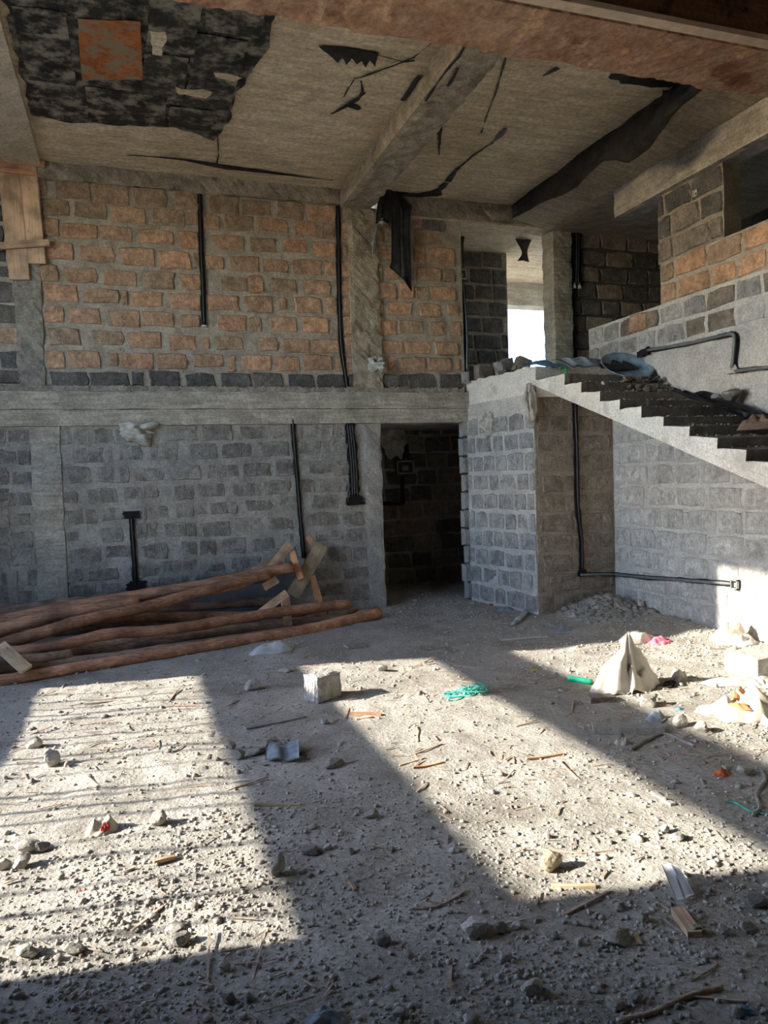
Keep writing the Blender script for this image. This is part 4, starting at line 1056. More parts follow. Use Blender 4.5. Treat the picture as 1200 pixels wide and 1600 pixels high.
# landing and its edge
lV = [(3.94, 8.62, 2.36), (4.15, 7.16, 2.36), (4.15, 7.16, 2.685), (3.94, 8.62, 2.69), (5.3, 8.62, 2.36), (5.3, 7.16, 2.36), (5.3, 7.16, 2.685), (5.3, 8.62, 2.69)]
def landing():
    V, Fc = rough_box((0, 0, 0), (1, 1, 1), .035, 0.0, 3); W = []
    for (s, t, z) in V:
        q = np.array(lV[0])*(1-s)*(t)+np.array(lV[1])*(1-s)*(1-t)+np.array(lV[4])*s*t+np.array(lV[5])*s*(1-t)
        q[2] = 2.36+z*.33
        W.append(q)
    W = np.array(W); k = fbm(W[:, 1]*9, W[:, 2]*9+W[:, 0]*7, 4)*.012+fbm(W[:, 1]*33, W[:, 2]*31+W[:, 0]*7, 8)*.008
    W[:, 0] -= np.where(np.array([v[0] for v in V]) < .01, k, 0); W[:, 2] += np.where(np.array([v[2] for v in V]) > .99, k*1.6, 0)
    obj('stair_landing', W, Fc, MT['render'])['kind'] = 'structure'
landing()

# ---- staircase: profile of the stepped flank, each step a part of its own
st = empty('staircase', (4.65, 4.5, 0), 'rough concrete staircase rising behind the pier, bright stepped flank and dark risers', 'staircase')
prof = [(6.58, 2.52, 2.41), (6.29, 2.40, 2.305), (5.99, 2.275, 2.185), (5.695, 2.168, 2.085), (5.40, 2.078, 1.985), (5.12, 1.968, 1.895), (4.82, 1.873, 1.795), (4.53, 1.765, 1.688), (4.255, 1.661, 1.585)]
for k in range(15): prof.append((prof[-1][0]-.29, prof[-1][1]-.106, prof[-1][2]-.106))
yprev, zprev = 7.16, 2.53
def prism_x(name, pts, x0, x1, mats, parent, seed, res=.05, amp=.006, flank=True):
    n = len(pts); m = max(2, int((x1-x0)/res)+1); V = []; Fc = []; fm = []
    for i in range(m):
        x = x0+(x1-x0)*i/(m-1)
        for k, (y, z) in enumerate(pts):
            a = amp*float(fbm(x*11+seed, y*17+z*13, seed, 3)); b = amp*float(fbm(x*12+z*19, y*11+seed, seed+2, 3))
            V.append((x+(a*1.5 if i == 0 else 0), y+a, z+b))
    for i in range(m-1):
        for k in range(n):
            q = (k+1) % n; Fc.append((i*n+k, i*n+q, (i+1)*n+q, (i+1)*n+k)); fm.append(1)
    Fc.append(tuple(range(n))[::-1]); fm.append(0); Fc.append(tuple((m-1)*n+k for k in range(n))); fm.append(1)
    return obj(name, V, Fc, mats, parent, False, fm)
sof = lambda y: 2.464+(y-7.14)*.3503
for k, (y, zt, zb) in enumerate(prof):
    yb = prof[k-1][0]+.01 if k else 7.15; za = prof[k-1][2] if k else 2.53
    m_ = 5; up_ = [(yb+(y-yb)*t, za+(zt-za)*t) for t in np.linspace(0, 1, m_)]
    pts = up_+[(y+.004, zt-.5*(zt-zb)), (y+.01, zb-.002), (y+.01, sof(y)+.06), (yb, sof(yb)+.06)]
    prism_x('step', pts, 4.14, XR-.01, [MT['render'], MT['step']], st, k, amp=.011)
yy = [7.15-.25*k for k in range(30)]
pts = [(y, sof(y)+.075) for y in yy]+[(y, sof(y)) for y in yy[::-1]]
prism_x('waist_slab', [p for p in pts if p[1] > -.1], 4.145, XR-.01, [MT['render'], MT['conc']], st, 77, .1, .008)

# ---- upper storey beyond the landing
wd = wall_patch('wall_back', (5.36, YB+.02), (8.0, YB+.02), 2.4, ZS+.15, .2, MT['mort_dark_shade'], .07, .01, 40)
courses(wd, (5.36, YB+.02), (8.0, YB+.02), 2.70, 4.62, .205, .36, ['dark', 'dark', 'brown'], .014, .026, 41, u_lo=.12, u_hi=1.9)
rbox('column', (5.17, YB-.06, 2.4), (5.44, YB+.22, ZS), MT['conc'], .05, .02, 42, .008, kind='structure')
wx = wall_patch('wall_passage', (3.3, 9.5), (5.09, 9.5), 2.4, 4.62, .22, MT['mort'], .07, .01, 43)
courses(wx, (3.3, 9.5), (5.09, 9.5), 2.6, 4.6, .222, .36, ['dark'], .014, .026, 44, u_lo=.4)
wall_patch('wall_passage', (3.3, 8.6), (3.3, 9.5), 2.4, 4.6, .2, MT['mort'], .1, .01, 45)
rbox('ceiling_passage', (3.2, YB-.04, 4.60), (9.0, 11.2, 4.75), MT['slab'], .12, .008, 46, kind='structure')
rbox('trim_7', (4.0, 10.9, 4.24), (9.0, 11.2, 4.62), MT['conc'], .12, .008, 47, kind='structure')
wall_patch('wall_passage', (6.75, 11.05), (9.0, 11.05), 2.4, 4.3, .2, MT['mort'], .15, .01, 48)
rbox('floor_passage', (3.2, 8.7, 2.36), (9.0, 11.2, 2.55), MT['conc'], .3, .008, 49, kind='structure')
# store room behind the doorway
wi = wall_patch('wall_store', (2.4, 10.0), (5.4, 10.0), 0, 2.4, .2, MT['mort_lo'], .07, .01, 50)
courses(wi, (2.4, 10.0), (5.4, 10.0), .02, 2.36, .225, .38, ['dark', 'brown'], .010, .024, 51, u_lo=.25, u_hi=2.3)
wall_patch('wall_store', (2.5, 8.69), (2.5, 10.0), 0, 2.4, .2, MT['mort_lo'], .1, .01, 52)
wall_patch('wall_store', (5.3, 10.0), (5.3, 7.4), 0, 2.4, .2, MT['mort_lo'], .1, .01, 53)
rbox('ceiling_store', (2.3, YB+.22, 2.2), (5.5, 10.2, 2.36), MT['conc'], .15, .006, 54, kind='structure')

# ---- ceiling slabs and beams
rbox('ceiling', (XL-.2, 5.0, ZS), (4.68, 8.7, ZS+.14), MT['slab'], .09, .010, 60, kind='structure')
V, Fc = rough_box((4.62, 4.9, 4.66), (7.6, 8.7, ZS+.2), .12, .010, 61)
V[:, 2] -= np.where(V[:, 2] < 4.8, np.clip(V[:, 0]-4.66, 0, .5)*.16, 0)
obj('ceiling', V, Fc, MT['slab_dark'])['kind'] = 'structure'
rbox('ceiling', (XL-.2, -1.7, ZS+.35), (9.0, 4.6, ZS+.5), MT['mort_dark_shade'], .25, .010, 62, kind='structure')  # unseen near bay, coloured dark to keep the floor below dim
rbox('ceiling_beam', (2.42, 4.9, 4.64), (2.78, 8.5, ZS+.1), MT['conc_warm'], .05, .024, 63, .008, kind='structure')
rbox('ceiling_beam', (-1.05, 4.9, 4.795), (-.70, 8.5, ZS+.2), MT['conc_warm2'], .05, .012, 64, .004, kind='structure')
rbox('ceiling_beam', (XL, 4.50, 4.60), (XR+.3, 5.07, ZS+.5), MT['beam_red'], .05, .026, 65, .012, kind='structure')
fb = empty('formwork_board', (3.0, 4.42, 4.6), 'brown shuttering board with a lower edge tinted pale as if sunlit on the nearest ceiling beam', 'board')
rbox('board', (XL+.1, 4.405, 4.655), (XR+.2, 4.48, 5.3), MT['board_brown'], .15, .004, 66, parent=fb)
rbox('sunlit_edge', (XL+.1, 4.395, 4.612), (XR+.2, 4.485, 4.65), MT['sunlit_edge'], .15, .003, 67, parent=fb)  # strip along the beam, its pale colour imitates a sunlit edge

# ---- the walls out of view: left facade with its openings, front wall, far right, and an added stub that shades the near floor
def lw(y0, y1, z0, z1, s): wall_patch('wall_left_and_blocker', (XL, y0), (XL, y1), z0, z1, .2, MT['mort'], .15, .01, s)
lw(-1.5, 2.93, 0, ZS+.4, 70); lw(6.68, 8.7, 0, ZS+.1, 71)
lw(2.93, 6.68, 0, 1.07, 72); lw(2.93, 6.68, 1.73, 2.05, 73); lw(2.93, 6.68, 2.65, 2.93, 74); lw(2.93, 6.68, 4.62, ZS+.4, 75)
wall_patch('wall_left_and_blocker', (-.78, 2.60), (XL, 2.60), 0, ZS+.4, .2, MT['mort_dark_shade'], .2, .01, 79)  # added stub, out of view, blocks skylight to darken the near floor
wall_patch('wall_left_and_blocker', (XL, 2.40), (-.78, 2.40), 0, ZS+.4, .2, MT['mort_dark_shade'], .2, .01, 80)  # other face of the added light-blocking stub
gr = empty('window_bars', (XL-.12, 4.8, 1.05), 'thin upright rods in the low opening of the left wall', 'bars')
for k, y in enumerate((3.0, 3.12, 3.3, 3.46, 3.7, 3.86, 4.1, 4.25, 4.38, 4.45, 4.7, 4.9, 5.0, 5.2, 5.35, 5.5, 5.75, 5.86, 6.02, 6.2, 6.4)):
    tube('bar', [(XL-.12, y+.03, 1.0), (XL-.12, y-.02, 1.7)], .007+.007*((k*7) % 5)/4, MT['pvc'], parent=gr, n=2)
wall_patch('wall_front', (8.0, -1.5), (XL, -1.5), 0, ZS+.4, .2, MT['mort_dark_shade'], .2, .01, 76)  # coloured dark so less light bounces onto the near floor
wall_patch('wall_far_right', (7.3, 8.7), (7.3, -1.5), 0, ZS+.4, .2, MT['mort_dark_shade'], .3, .01, 77)  # dark colour stands in for the unlit depth of this room

# ============================================================ things
# ---- polythene and film on the ceiling
cf = empty('ceiling_film', (0.1, 6.5, ZS-.02), 'torn black and grey film stuck under the slab at the upper left', 'film')
def film_poly(name, pts, z, mat, seed, parent, res=.05, rag_=.05):
    """flat sheet with a ragged outline, on a soffit"""
    P = []; n = len(pts)
    for i in range(n):
        a = np.array(pts[i]); b = np.array(pts[(i+1) % n]); L = np.linalg.norm(b-a); m = max(1, int(L/res)); d = (b-a)/max(L, 1e-6)
        for k in range(m):
            q = a+(b-a)*k/m; o_ = rag_*float(fbm(q[0]*7+seed, q[1]*7, seed, 4)); P.append((q[0]-d[1]*o_, q[1]+d[0]*o_))
    n = len(P); V = [(x, y, z+.004*float(fbm(x*6, y*6, seed))) for x, y in P]+[(x, y, z-.004+.003*float(fbm(x*6, y*6, seed))) for x, y in P]
    Fc = [tuple(range(n)), tuple(range(n, 2*n))[::-1]]+[(k, k+n, (k+1) % n+n, (k+1) % n) for k in range(n)]
    return obj(name, V, Fc, mat, parent)
film_poly('film', [(-.66, 5.02), (-.67, 7.40), (-.35, 7.46), (.10, 7.38), (.50, 7.32), (.80, 7.42), (.90, 7.50), (1.02, 7.09), (1.0, 6.6), (1.09, 6.1), (1.15, 5.7), (1.12, 5.4), (1.2, 5.02)], ZS-.012, MT['film'], 3, cf)
for k, (x0, y0, x1, y1) in enumerate([(-.62, 5.75, -.27, 6.75), (.27, 5.2, .62, 6.05), (.25, 6.1, .58, 6.8), (.60, 5.75, .98, 6.85), (-.2, 6.75, .45, 7.3), (.48, 6.9, .86, 7.25), (.62, 5.1, 1.05, 5.7)]):
    film_poly('film_panel', [(x0, y0), (x1, y0), (x1, y1), (x0, y1)], ZS-.022-.004*(k % 2), MT['film'], 10+k, cf, rag_=.02)
o = film_poly('rusty_square', [(-.20, 5.79), (.223, 5.71), (.24, 6.5), (-.22, 6.65)], ZS-.026, MT['rust'], 21, cf, rag_=.015); o['label'] = 'rust orange square sheet'
for k, (x0, y0, x1, y1) in enumerate([(.28, 5.78, .40, 6.1), (.50, 6.55, .78, 6.66), (.78, 6.25, .98, 6.31)]):
    o = film_poly('plaster_patch', [(x0, y0), (x1, y0), (x1-.02, y1), (x0+.03, y1)], ZS-.032, MT['slab'], 30+k, cf, rag_=.05); o['label'] = 'bare tan patch'
def soffit_strip(P, z, wds, mat, label, seed):
    L = []; Rr = []
    for i, (x, y) in enumerate(P):
        a = np.array(P[max(i-1, 0)]); b = np.array(P[min(i+1, len(P)-1)]); d = (b-a)/np.linalg.norm(b-a); n = np.array([-d[1], d[0]])*wds[i]/2
        L.append((x+n[0], y+n[1])); Rr.append((x-n[0], y-n[1]))
    o = film_poly('polythene_strip', L+Rr[::-1], z, mat, seed, None, .02, .045); return link(o, label, 'polythene')
for P, wds, lab, sd in STRIPS: soffit_strip(P, ZS-.013, wds, MT['black'], lab, sd)

link(film_poly('polythene_strip', SCRAP, ZS-.014, MT['black'], 51, None, .03, .012), 'torn black strip high under the left slab near the red beam', 'polythene')
for k, (P, z_) in enumerate(CRACKS):
    o = film_poly('crack', [(p[0]+.006, p[1]) for p in P]+[(p[0]-.006-.004*(k % 3), p[1]-.004) for p in P[::-1]], z_, MT['black'], 60+k, None, .03, .012); o['kind'] = 'structure'
o = cloth_patch('polythene_strip', BLOB, MT['black'], nu=8, nv=8, fold=.01, seed=41, tears=.03); link(o, 'black scrap stuck on the left face of the middle ceiling beam', 'polythene')

# sheets hanging from the slab
o = cloth_patch('polythene_sheet', SHEET_COL, MT['black'], fold=.05, seed=4, freq=3, tears=.03); link(o, 'long black polythene sheet hanging down in front of the orange blocks beside the column', 'polythene')
o = cloth_patch('polythene_sheet', SHEET_COL2, MT['black'], fold=.04, seed=9, freq=3, tears=.05); link(o, 'black polythene bunched under the slab above the column top', 'polythene')
o = cloth_patch('polythene_sheet', SHEET_EDGE, MT['black'], nu=26, fold=.06, seed=6, freq=5, tears=.06); link(o, 'dusty black polythene hanging along the edge of the slab at upper right', 'polythene')
o = cloth_patch('polythene_sheet', SHEET_EDGE2, MT['black'], nu=20, fold=.05, seed=16, freq=4, tears=.04); link(o, 'black polythene crumpled in the slab gap against the near red beam', 'polythene')
o = cloth_patch('polythene_sheet', SHEET_PASS, MT['black_dusty'], fold=.03, seed=12, freq=2, tears=.02); link(o, 'small dark pointed sheet hanging from the passage ceiling before the sky opening', 'polythene')

# ---- shuttering boards on the upper left column
bf = empty('column_shuttering', (-.9, 8.4, 3.6), 'two upright boards with nailed cross sticks left on the upper left column', 'shuttering')
for k, (a, b, wd_) in enumerate(BOARDS): plank('board', a, b, wd_, .028, MT['plank'], bf, seed=k)
for k, (a, b, wd_) in enumerate(STICKS): plank('cross_stick', a, b, wd_, .03, MT['plank_or' if k < 2 else 'plank'], bf, seed=10+k)

# ---- conduits chased into the walls
def ribbon(name, P, wds, n, mat, parent, seed=0, th=.010):
    """uneven strip along 3-D points lying on a wall with normal n"""
    P = catmull(P, 8); n = Vector(n); m = len(P); V = []; Fc = []
    for i, p in enumerate(P):
        t = Vector(P[min(i+1, m-1)]-P[max(i-1, 0)]).normalized(); s = t.cross(n).normalized()
        wd_ = wds[0]+(wds[-1]-wds[0])*i/(m-1)
        for sg in (-1, 1):
            q = Vector(p)+s*sg*wd_*.5*(1+.45*float(fbm(i*.7+seed, sg*3.0, seed, 3)))
            V += [q, q+n*th]
    for i in range(m-1):
        a = i*4; b = a+4
        Fc += [(a+1, a+3, b+3, b+1), (a, b, b+2, a+2), (a, a+1, b+1, b), (a+2, b+2, b+3, a+3)]
    Fc += [(0, 2, 3, 1), tuple((m-1)*4+k for k in (0, 1, 3, 2))]
    return obj(name, V, Fc, mat, parent)
def conduit(label, P, n, mat='pvc', cw=.05, pr=.011, pipes=1, sp=.022, name='conduit_pipe', seed=0, chase=True, off=.014):
    n_ = Vector(n); r = empty(name, P[-1], label, 'conduit')
    if chase: ribbon('chase', P, [cw, cw], n, MT['chase'], r, seed)
    t = (Vector(P[-1])-Vector(P[0])).normalized(); s = t.cross(n_).normalized()
    for k in range(pipes):
        o_ = s*(k-(pipes-1)/2)*sp
        tube('pipe', [Vector(p)+n_*off+o_ for p in P], pr, MT[mat], parent=r, n=6, sides=8)
    return r
def wbox(name, c, sz, n, rot, mats, label, cat):
    """small open wall box facing n: frame (> rim screws stay flat), back plate and terminal block"""
    n = Vector(n); s = Vector((0, 0, 1)).cross(n).normalized(); u = Vector((0, 0, 1)); w_, h_, d_ = sz
    r = empty(name, c, label, cat)
    def boxes(nm, L, m_, par):
        V = []; Fc = []
        for (a0, a1, b0, b1, c0, c1) in L:
            k = len(V)
            for cc in (c0, c1):
                for (aa, bb) in ((a0, b0), (a1, b0), (a1, b1), (a0, b1)): V.append(Vector(c)+s*aa+u*bb+n*cc)
            for f in ((0, 3, 2, 1), (4, 5, 6, 7), (0, 1, 5, 4), (1, 2, 6, 5), (2, 3, 7, 6), (3, 0, 4, 7)): Fc.append(tuple(k+q for q in f))
        return obj(nm, V, Fc, MT[m_], par)
    t = min(w_, h_)*.11
    boxes('frame', [(-w_/2, w_/2, -h_/2, -h_/2+t, 0, d_), (-w_/2, w_/2, h_/2-t, h_/2, 0, d_), (-w_/2, -w_/2+t, -h_/2, h_/2, 0, d_), (w_/2-t, w_/2, -h_/2, h_/2, 0, d_)], mats[0], r)
    bp = boxes('back_plate', [(-w_/2, w_/2, -h_/2, h_/2, -.01, d_*.25)], mats[1], r)
    boxes('terminal_block', [(-w_*.15, w_*.2, -h_*.25, h_*.1, d_*.2, d_*.5)], mats[2], bp)
    return r
NB = (0, -1, 0); NR = (-1, 0, 0)
c1 = conduit('left black conduit in the orange block wall ending in a small white box', CON1, NB, cw=.055, seed=1)
rag('junction_box', CON1[-1][:2], .055, .03, .05, 0, MT['white_box'], 3, parent=c1, z=CON1[-1][2]-.02)
conduit('black conduit down the orange wall just left of the concrete column', CON2, NB, cw=.055, seed=2)
conduit('black conduit on the grey wall running down behind the timber heap', CON3, NB, cw=.05, seed=3)
c4 = conduit('three parallel black conduits left of the dark doorway', CON4, NB, cw=.12, pipes=3, sp=.028, seed=4)
ribbon('box_recess', [CON4[-1], np.array(CON4[-1])+np.array((.005, 0, -.10))], [.20, .20], NB, MT['chase'], c4, 5, .014)
tube('pipe', [np.array(CON4[-1])+np.array((-.02, -.016, .16)), np.array(CON4[-1])+np.array((-.075, -.016, .07)), np.array(CON4[-1])+np.array((-.08, -.016, -.06))], .010, MT['pvc'], parent=c4)
c5 = conduit('short black conduit with black box recess low on the left grey wall', CON5, NB, cw=.055, seed=6)
ribbon('box_recess', [np.array(CON5[0])+np.array((0, 0, .05)), np.array(CON5[0])+np.array((0, 0, -.03))], [.17, .15], NB, MT['chase'], c5, 7, .014)
ribbon('box_recess', [np.array(CON5[-1])+np.array((0, 0, .05)), np.array(CON5[-1])+np.array((0, 0, -.05))], [.17, .2], NB, MT['chase'], c5, 8, .014)
c6 = conduit('black conduit down the brown pier face to a corner box', CON6, NB, cw=.06, seed=9, off=.02)
ribbon('box_recess', [CON6[-1], np.array(CON6[-1])+np.array((0, 0, -.075))], [.09, .09], NB, MT['chase'], c6, 10, .03)
c7 = conduit('grey conduit running level along the foot of the right wall', CON7, NR, 'pvc_grey', cw=.045, pr=.014, seed=11, off=.02)
ribbon('box_recess', CON7B, [.04, .04], NB, MT['chase'], c7, 12, .018); tube('pipe', [np.array(p)+np.array((0, -.024, 0)) for p in CON7B], .014, MT['pvc_grey'], parent=c7)
wbox('socket_box', OUTLET, (.075, .085, .035), NR, 0, ('steel', 'dark_in', 'white_box'), 'small metal socket box at the end of the level conduit on the right wall', 'box')
wbox('meter_box', METER, (.115, .125, .04), NB, 0, ('white_box', 'dark_in', 'steel'), 'white framed switch box on the dark passage wall', 'box')
conduit('black conduit rising through the white framed switch box in the passage', CON8, NB, cw=.06, pr=.014, seed=13)
c9 = conduit('pair of black conduits with two white boxes on the dark upper wall', CON9, NB, cw=.11, pipes=2, sp=.03, seed=14)
for dx in (-.035, .04): rag('junction_box', (CON9[-1][0]+dx, CON9[-1][1]-.01), .05, .035, .06, 0, MT['white_box'], 4, parent=c9, z=CON9[-1][2]-.05)
c10 = conduit('bent grey conduit on the parapet wall above the stair', CON10, NR, 'pvc_grey', cw=.04, pr=.015, seed=15, off=.02)
ribbon('box_recess', [CON10[0], np.array(CON10[0])+np.array((0, .18, -.02))], [.08, .06], NR, MT['chase'], c10, 16, .02)
rag('wrapped_box', (XR-.03, CON10[-1][1]), .06, .12, .08, 0, MT['ragw'], 8, parent=c10, z=CON10[-1][2]-.05)
conduit('grey conduit running out of frame low on the parapet wall', CON11, NR, 'pvc_grey', cw=.04, pr=.015, seed=17, off=.02)
wbox('wall_socket', SOCK, (.06, .06, .02), NR, 0, ('white_box', 'white_box', 'dark_in'), 'small pale round box high on the dark block pilaster', 'box')
ib = wbox('fuse_box', FUSE, (.26, .19, .05), NB, 0, ('steel', 'dark_in', 'steel'), 'open metal fuse box on the store wall inside the dark doorway', 'box')
conduit('bundle of conduits above the open fuse box in the doorway', CON12, NB, cw=.16, pipes=4, sp=.03, seed=18)
ribbon('wall_chase', CHASE1, [.05, .05], NB, MT['chase'], None, 19, .014); link(bpy.context.scene.objects['wall_chase'], 'black angled chase cut in the store wall below the fuse box', 'chase')

# crumpled rags stuffed in wall holes
def wall_rag(xyz, n, sx, sy, h, mat, seed, label, cat='rag', name='rag'):
    V, Fc = rag_vf(sx, sy, h, seed, fold=1.5, n=48, ragged=.4); n = Vector(n); s = Vector((0, 0, 1)).cross(n).normalized(); u = Vector((0, 0, 1))
    return link(obj(name, [Vector(xyz)+s*a+u*b+n*c for a, b, c in V], Fc, MT[mat], None, True), label, cat)
wall_rag(RAG1, NB, .42, .26, .07, 'ragw', 5, 'dusty pale rag stuffed under the ring beam on the left grey wall')
wall_rag(RAG2, NB, .22, .22, .10, 'ragw', 6, 'crumpled pale rag stuffed in a hole by the concrete column')
wall_rag(RAG3, (-1, -.15, 0), .20, .30, .05, 'ragw', 7, 'pale rag stuck on the pier face beside the doorway')
wall_rag(RAG4, (-.7, -.7, 0), .13, .40, .06, 'ragw', 8, 'long pale rag hanging at the top corner of the pier')
wall_rag(RAG5, NB, .06, .10, .05, 'white_box', 9, 'tiny white plug at the top left of the hanging black sheet')
tube('cable', CORD1, .009, MT['bluecloth'], n=4); link(bpy.context.scene.objects['cable'], 'thin blue grey cable hanging from the white plug by the column', 'cable')
wall_rag(RAG6, NB, .35, .5, .08, 'ragw', 10, 'dim crumpled sheet at the top left of the dark doorway')

# ---- on the landing and the stair
for k, (c, sz, r_, m_, lab, tl) in enumerate(LBLOCKS):
    link(oblock('loose_block', c, sz, r_, MT[m_], amp=.010, seed=40+k, res=.05, edge=.012, tilt=tl), lab, 'block')
def basin(c, r_, depth, tilt, rot):
    V = []; Fc = []; n = 40; prof_ = [(0, 0), (.5, 0), (.72, .1), (.9, .6), (1.0, 1.0), (1.04, .98), (.93, .5), (.75, .02), (.5, -.08), (0, -.08)]
    for (pr_, pz) in prof_:
        for k in range(n):
            a = 2*math.pi*k/n; q = pr_*r_*(1+(.012 if k % 2 else -.012)*(pr_ > .6)); V.append(Vector((math.cos(a)*q, math.sin(a)*q, pz*depth)))
    for i in range(len(prof_)-1):
        for k in range(n): a = i*n+k; b = i*n+(k+1) % n; Fc.append((a, b, b+n, a+n))
    M = Matrix.Translation(c) @ Matrix.Rotation(rot, 4, 'Z') @ Matrix.Rotation(tilt, 4, 'X')
    return link(obj('basin', [M @ v for v in V], Fc, MT['basin'], None, True), 'battered blue basin tipped over at the top of the stair', 'basin')
basin(BASIN, .26, .055, R(36), R(-10))
o = cloth_patch('tarpaulin', TARP1, MT['black'], nu=20, nv=16, fold=.05, seed=20, freq=3, tears=.03, th=.006); link(o, 'black tarpaulin draped over the lower visible steps', 'tarpaulin')
o = cloth_patch('tarpaulin', TARP2, MT['bluecloth'], nu=16, nv=10, fold=.03, seed=22, freq=3, tears=.02, th=.006); link(o, 'dusty blue sheet lying along the top step edge', 'tarpaulin')
o = cloth_patch('tarpaulin', TARP3, MT['black'], nu=16, nv=10, fold=.04, seed=23, freq=3, tears=.02, th=.006); link(o, 'black sheet lying between the blue sheet and the basin', 'tarpaulin')
o = cloth_patch('tarpaulin', TARP4, MT['blue'], nu=12, nv=8, fold=.05, seed=24, freq=3, tears=.02, th=.006); link(o, 'small dark blue sheet on the landing corner', 'tarpaulin')
tube('cord', GCORD, .012, MT['green'], n=6); link(bpy.context.scene.objects['cord'], 'loop of green cord beside the dark blue sheet on the landing', 'cord')
for k, (xyz, w_, d_, h_, m_, lab) in enumerate(STSTONES): stone(xyz[:2], w_, d_, h_, lab, 300+k, m_, rot=k*.9, sink=.08, z=xyz[2])
rag('cloth', BRN[:2], .34, .22, .09, -.3, MT['brownd'], 31, 'brown crumpled cloth on a lower step at the right edge', 'cloth', z=BRN[2]-.02, fold=.7)

# loose crumbs on the steps: nobody could count them
def scatter(name, pts, sizes, mat, label, cat, seed, sub=1, flat=.7):
    D, Fb = ico(sub); Fb = np.array(Fb); rng = np.random.RandomState(seed); n = len(pts); nv = len(D)
    var = [D*(1+rng.uniform(-.32, .25, (nv, 1))) for _ in range(24)]
    A = np.zeros((n, nv, 3)); th = rng.uniform(0, 6.28, n); el = rng.uniform(.6, 1.25, (n, 3)); el[:, 2] *= flat; vi = rng.randint(0, 24, n)
    for k in range(24):
        m_ = vi == k; A[m_] = var[k][None]*el[m_][:, None, :]
    c, s = np.cos(th)[:, None], np.sin(th)[:, None]; X = A[..., 0]*c-A[..., 1]*s; Y = A[..., 0]*s+A[..., 1]*c
    A = np.stack([X, Y, A[..., 2]], -1)*np.asarray(sizes)[:, None, None]+np.asarray(pts)[:, None, :]
    base = np.array([A[..., 0].mean(), A[..., 1].mean(), A[..., 2].min()])
    Vv = (A-base).reshape(-1, 3); Q = (Fb[None]+(np.arange(n)*nv)[:, None, None]).reshape(-1).astype(np.int32)
    me = bpy.data.meshes.new(name); me.vertices.add(len(Vv)); me.vertices.foreach_set('co', Vv.reshape(-1).astype(np.float32))
    me.loops.add(len(Q)); me.loops.foreach_set('vertex_index', Q); me.polygons.add(len(Q)//3)
    me.polygons.foreach_set('loop_start', np.arange(0, len(Q), 3, dtype=np.int32)); me.update(calc_edges=True); me.materials.append(mat)
    o = bpy.data.objects.new(name, me); o.location = base; C.objects.link(o); return link(o, label, cat, kind='stuff')
rng = np.random.RandomState(8)
def stair_z(y):
    for k, (yy_, zt, zb) in enumerate(prof):
        if y > yy_:
            y0_ = prof[k-1][0] if k else 7.15; za = prof[k-1][2] if k else 2.53
            return za+(zt-za)*(y0_-y)/max(y0_-yy_, .01)
    return 0
P = []; sz = []
for k in range(900):
    x = rng.uniform(4.18, 5.08); y = rng.uniform(4.3, 7.0)
    if rng.rand() < .55: x = rng.normal(4.85, .14); y = rng.normal(6.25, .16)
    x = min(max(x, 4.18), 5.08); s_ = rng.uniform(.006, .018)*(1.5 if abs(y-6.25) < .3 and x > 4.6 else 1)
    P.append((x, y, stair_z(y)+s_*.5+(max(0, .07-abs(y-6.25)*.3) * (x > 4.65) * rng.rand()))); sz.append(s_)
scatter('rubble', P, sz, MT['step'], 'dark crumbs and dirt heaped on the upper steps', 'rubble', 4)

# ---- timber heap
for k, (P, ra, rb, m_, lab) in enumerate(POLES):
    o = tube('timber_pole', P, ra, MT[m_], rb, None, 10, 8, .09, k, MT['cut']); link(o, lab, 'pole', 'poles in the timber heap')
for k, (a, b, wd_, th_, m_, lab, fc) in enumerate(PLANKS):
    o = plank('wood_plank', a, b, wd_, th_, MT[m_], None, fc, 50+k); link(o, lab, 'plank')

# ---- loose things on the floor
o = oblock('stone_block', (BLK[0], BLK[1], float(fl(*BLK))-.012), (.25, .16, .205), R(-62+90), MT['pale'], amp=.020, seed=5, res=.03, edge=.016); link(o, 'rough pale building block standing alone in the middle of the floor', 'block')
o = oblock('stone_block', (BLK2[0], BLK2[1], float(fl(*BLK2))-.012), (.30, .30, .16), R(8), MT['rock_pale'], amp=.008, seed=6, res=.04, edge=.01); link(o, 'flat topped grey stone block at the right edge of the frame', 'block')
for k, (xy, sx, sy, h, rot, m_, sd, nm, lab, cat, kw) in enumerate(RAGS): rag(nm, xy, sx, sy, h, rot, MT[m_], sd, lab, cat, **kw)
# paper sack with brown streaks: parts lie over the white body
ps = rag('paper_sack', PSACK, .42, .40, .11, .3, MT['cream'], 61, 'torn cream paper sack with brown lining at the right edge of the floor', 'sack', fold=.9)
for k, (dx, dy, sx, sy, r_, dz) in enumerate([(.03, .08, .22, .06, .5, .10), (.10, -.03, .20, .05, -.7, .085), (-.11, -.06, .16, .05, -1.0, .07)]):
    rag('torn_lining', (PSACK[0]+dx, PSACK[1]+dy), sx, sy, .035, r_, MT['brownp'], 62+k, parent=ps, z=float(fl(*PSACK))+dz-.01)
for k, (a, b, wd_, th_, m_, lab, nm) in enumerate(FPLANKS):
    a = np.array(a); b = np.array(b); za = float(fl(*a))+th_*.5; zb = float(fl(*b))+th_*.5
    o = plank(nm, (a[0], a[1], za), (b[0], b[1], zb), wd_, th_, MT[m_], None, (0, 0, 1), 80+k); link(o, lab, 'wood' if nm != 'flat_brick' else 'brick')
def on_floor(P, r_): return [(p[0], p[1], float(fl(p[0], p[1]))+r_*.8) for p in P]
for (P, r_, m_, nm, lab, cat) in FTUBES: link(tube(nm, on_floor(P, r_), r_, MT[m_], n=8, wob=.05), lab, cat)
def ground_sheet(rows, lift): return [[(p[0], p[1], float(fl(*p))+lift[i]) for p in row] for i, row in enumerate(rows)]
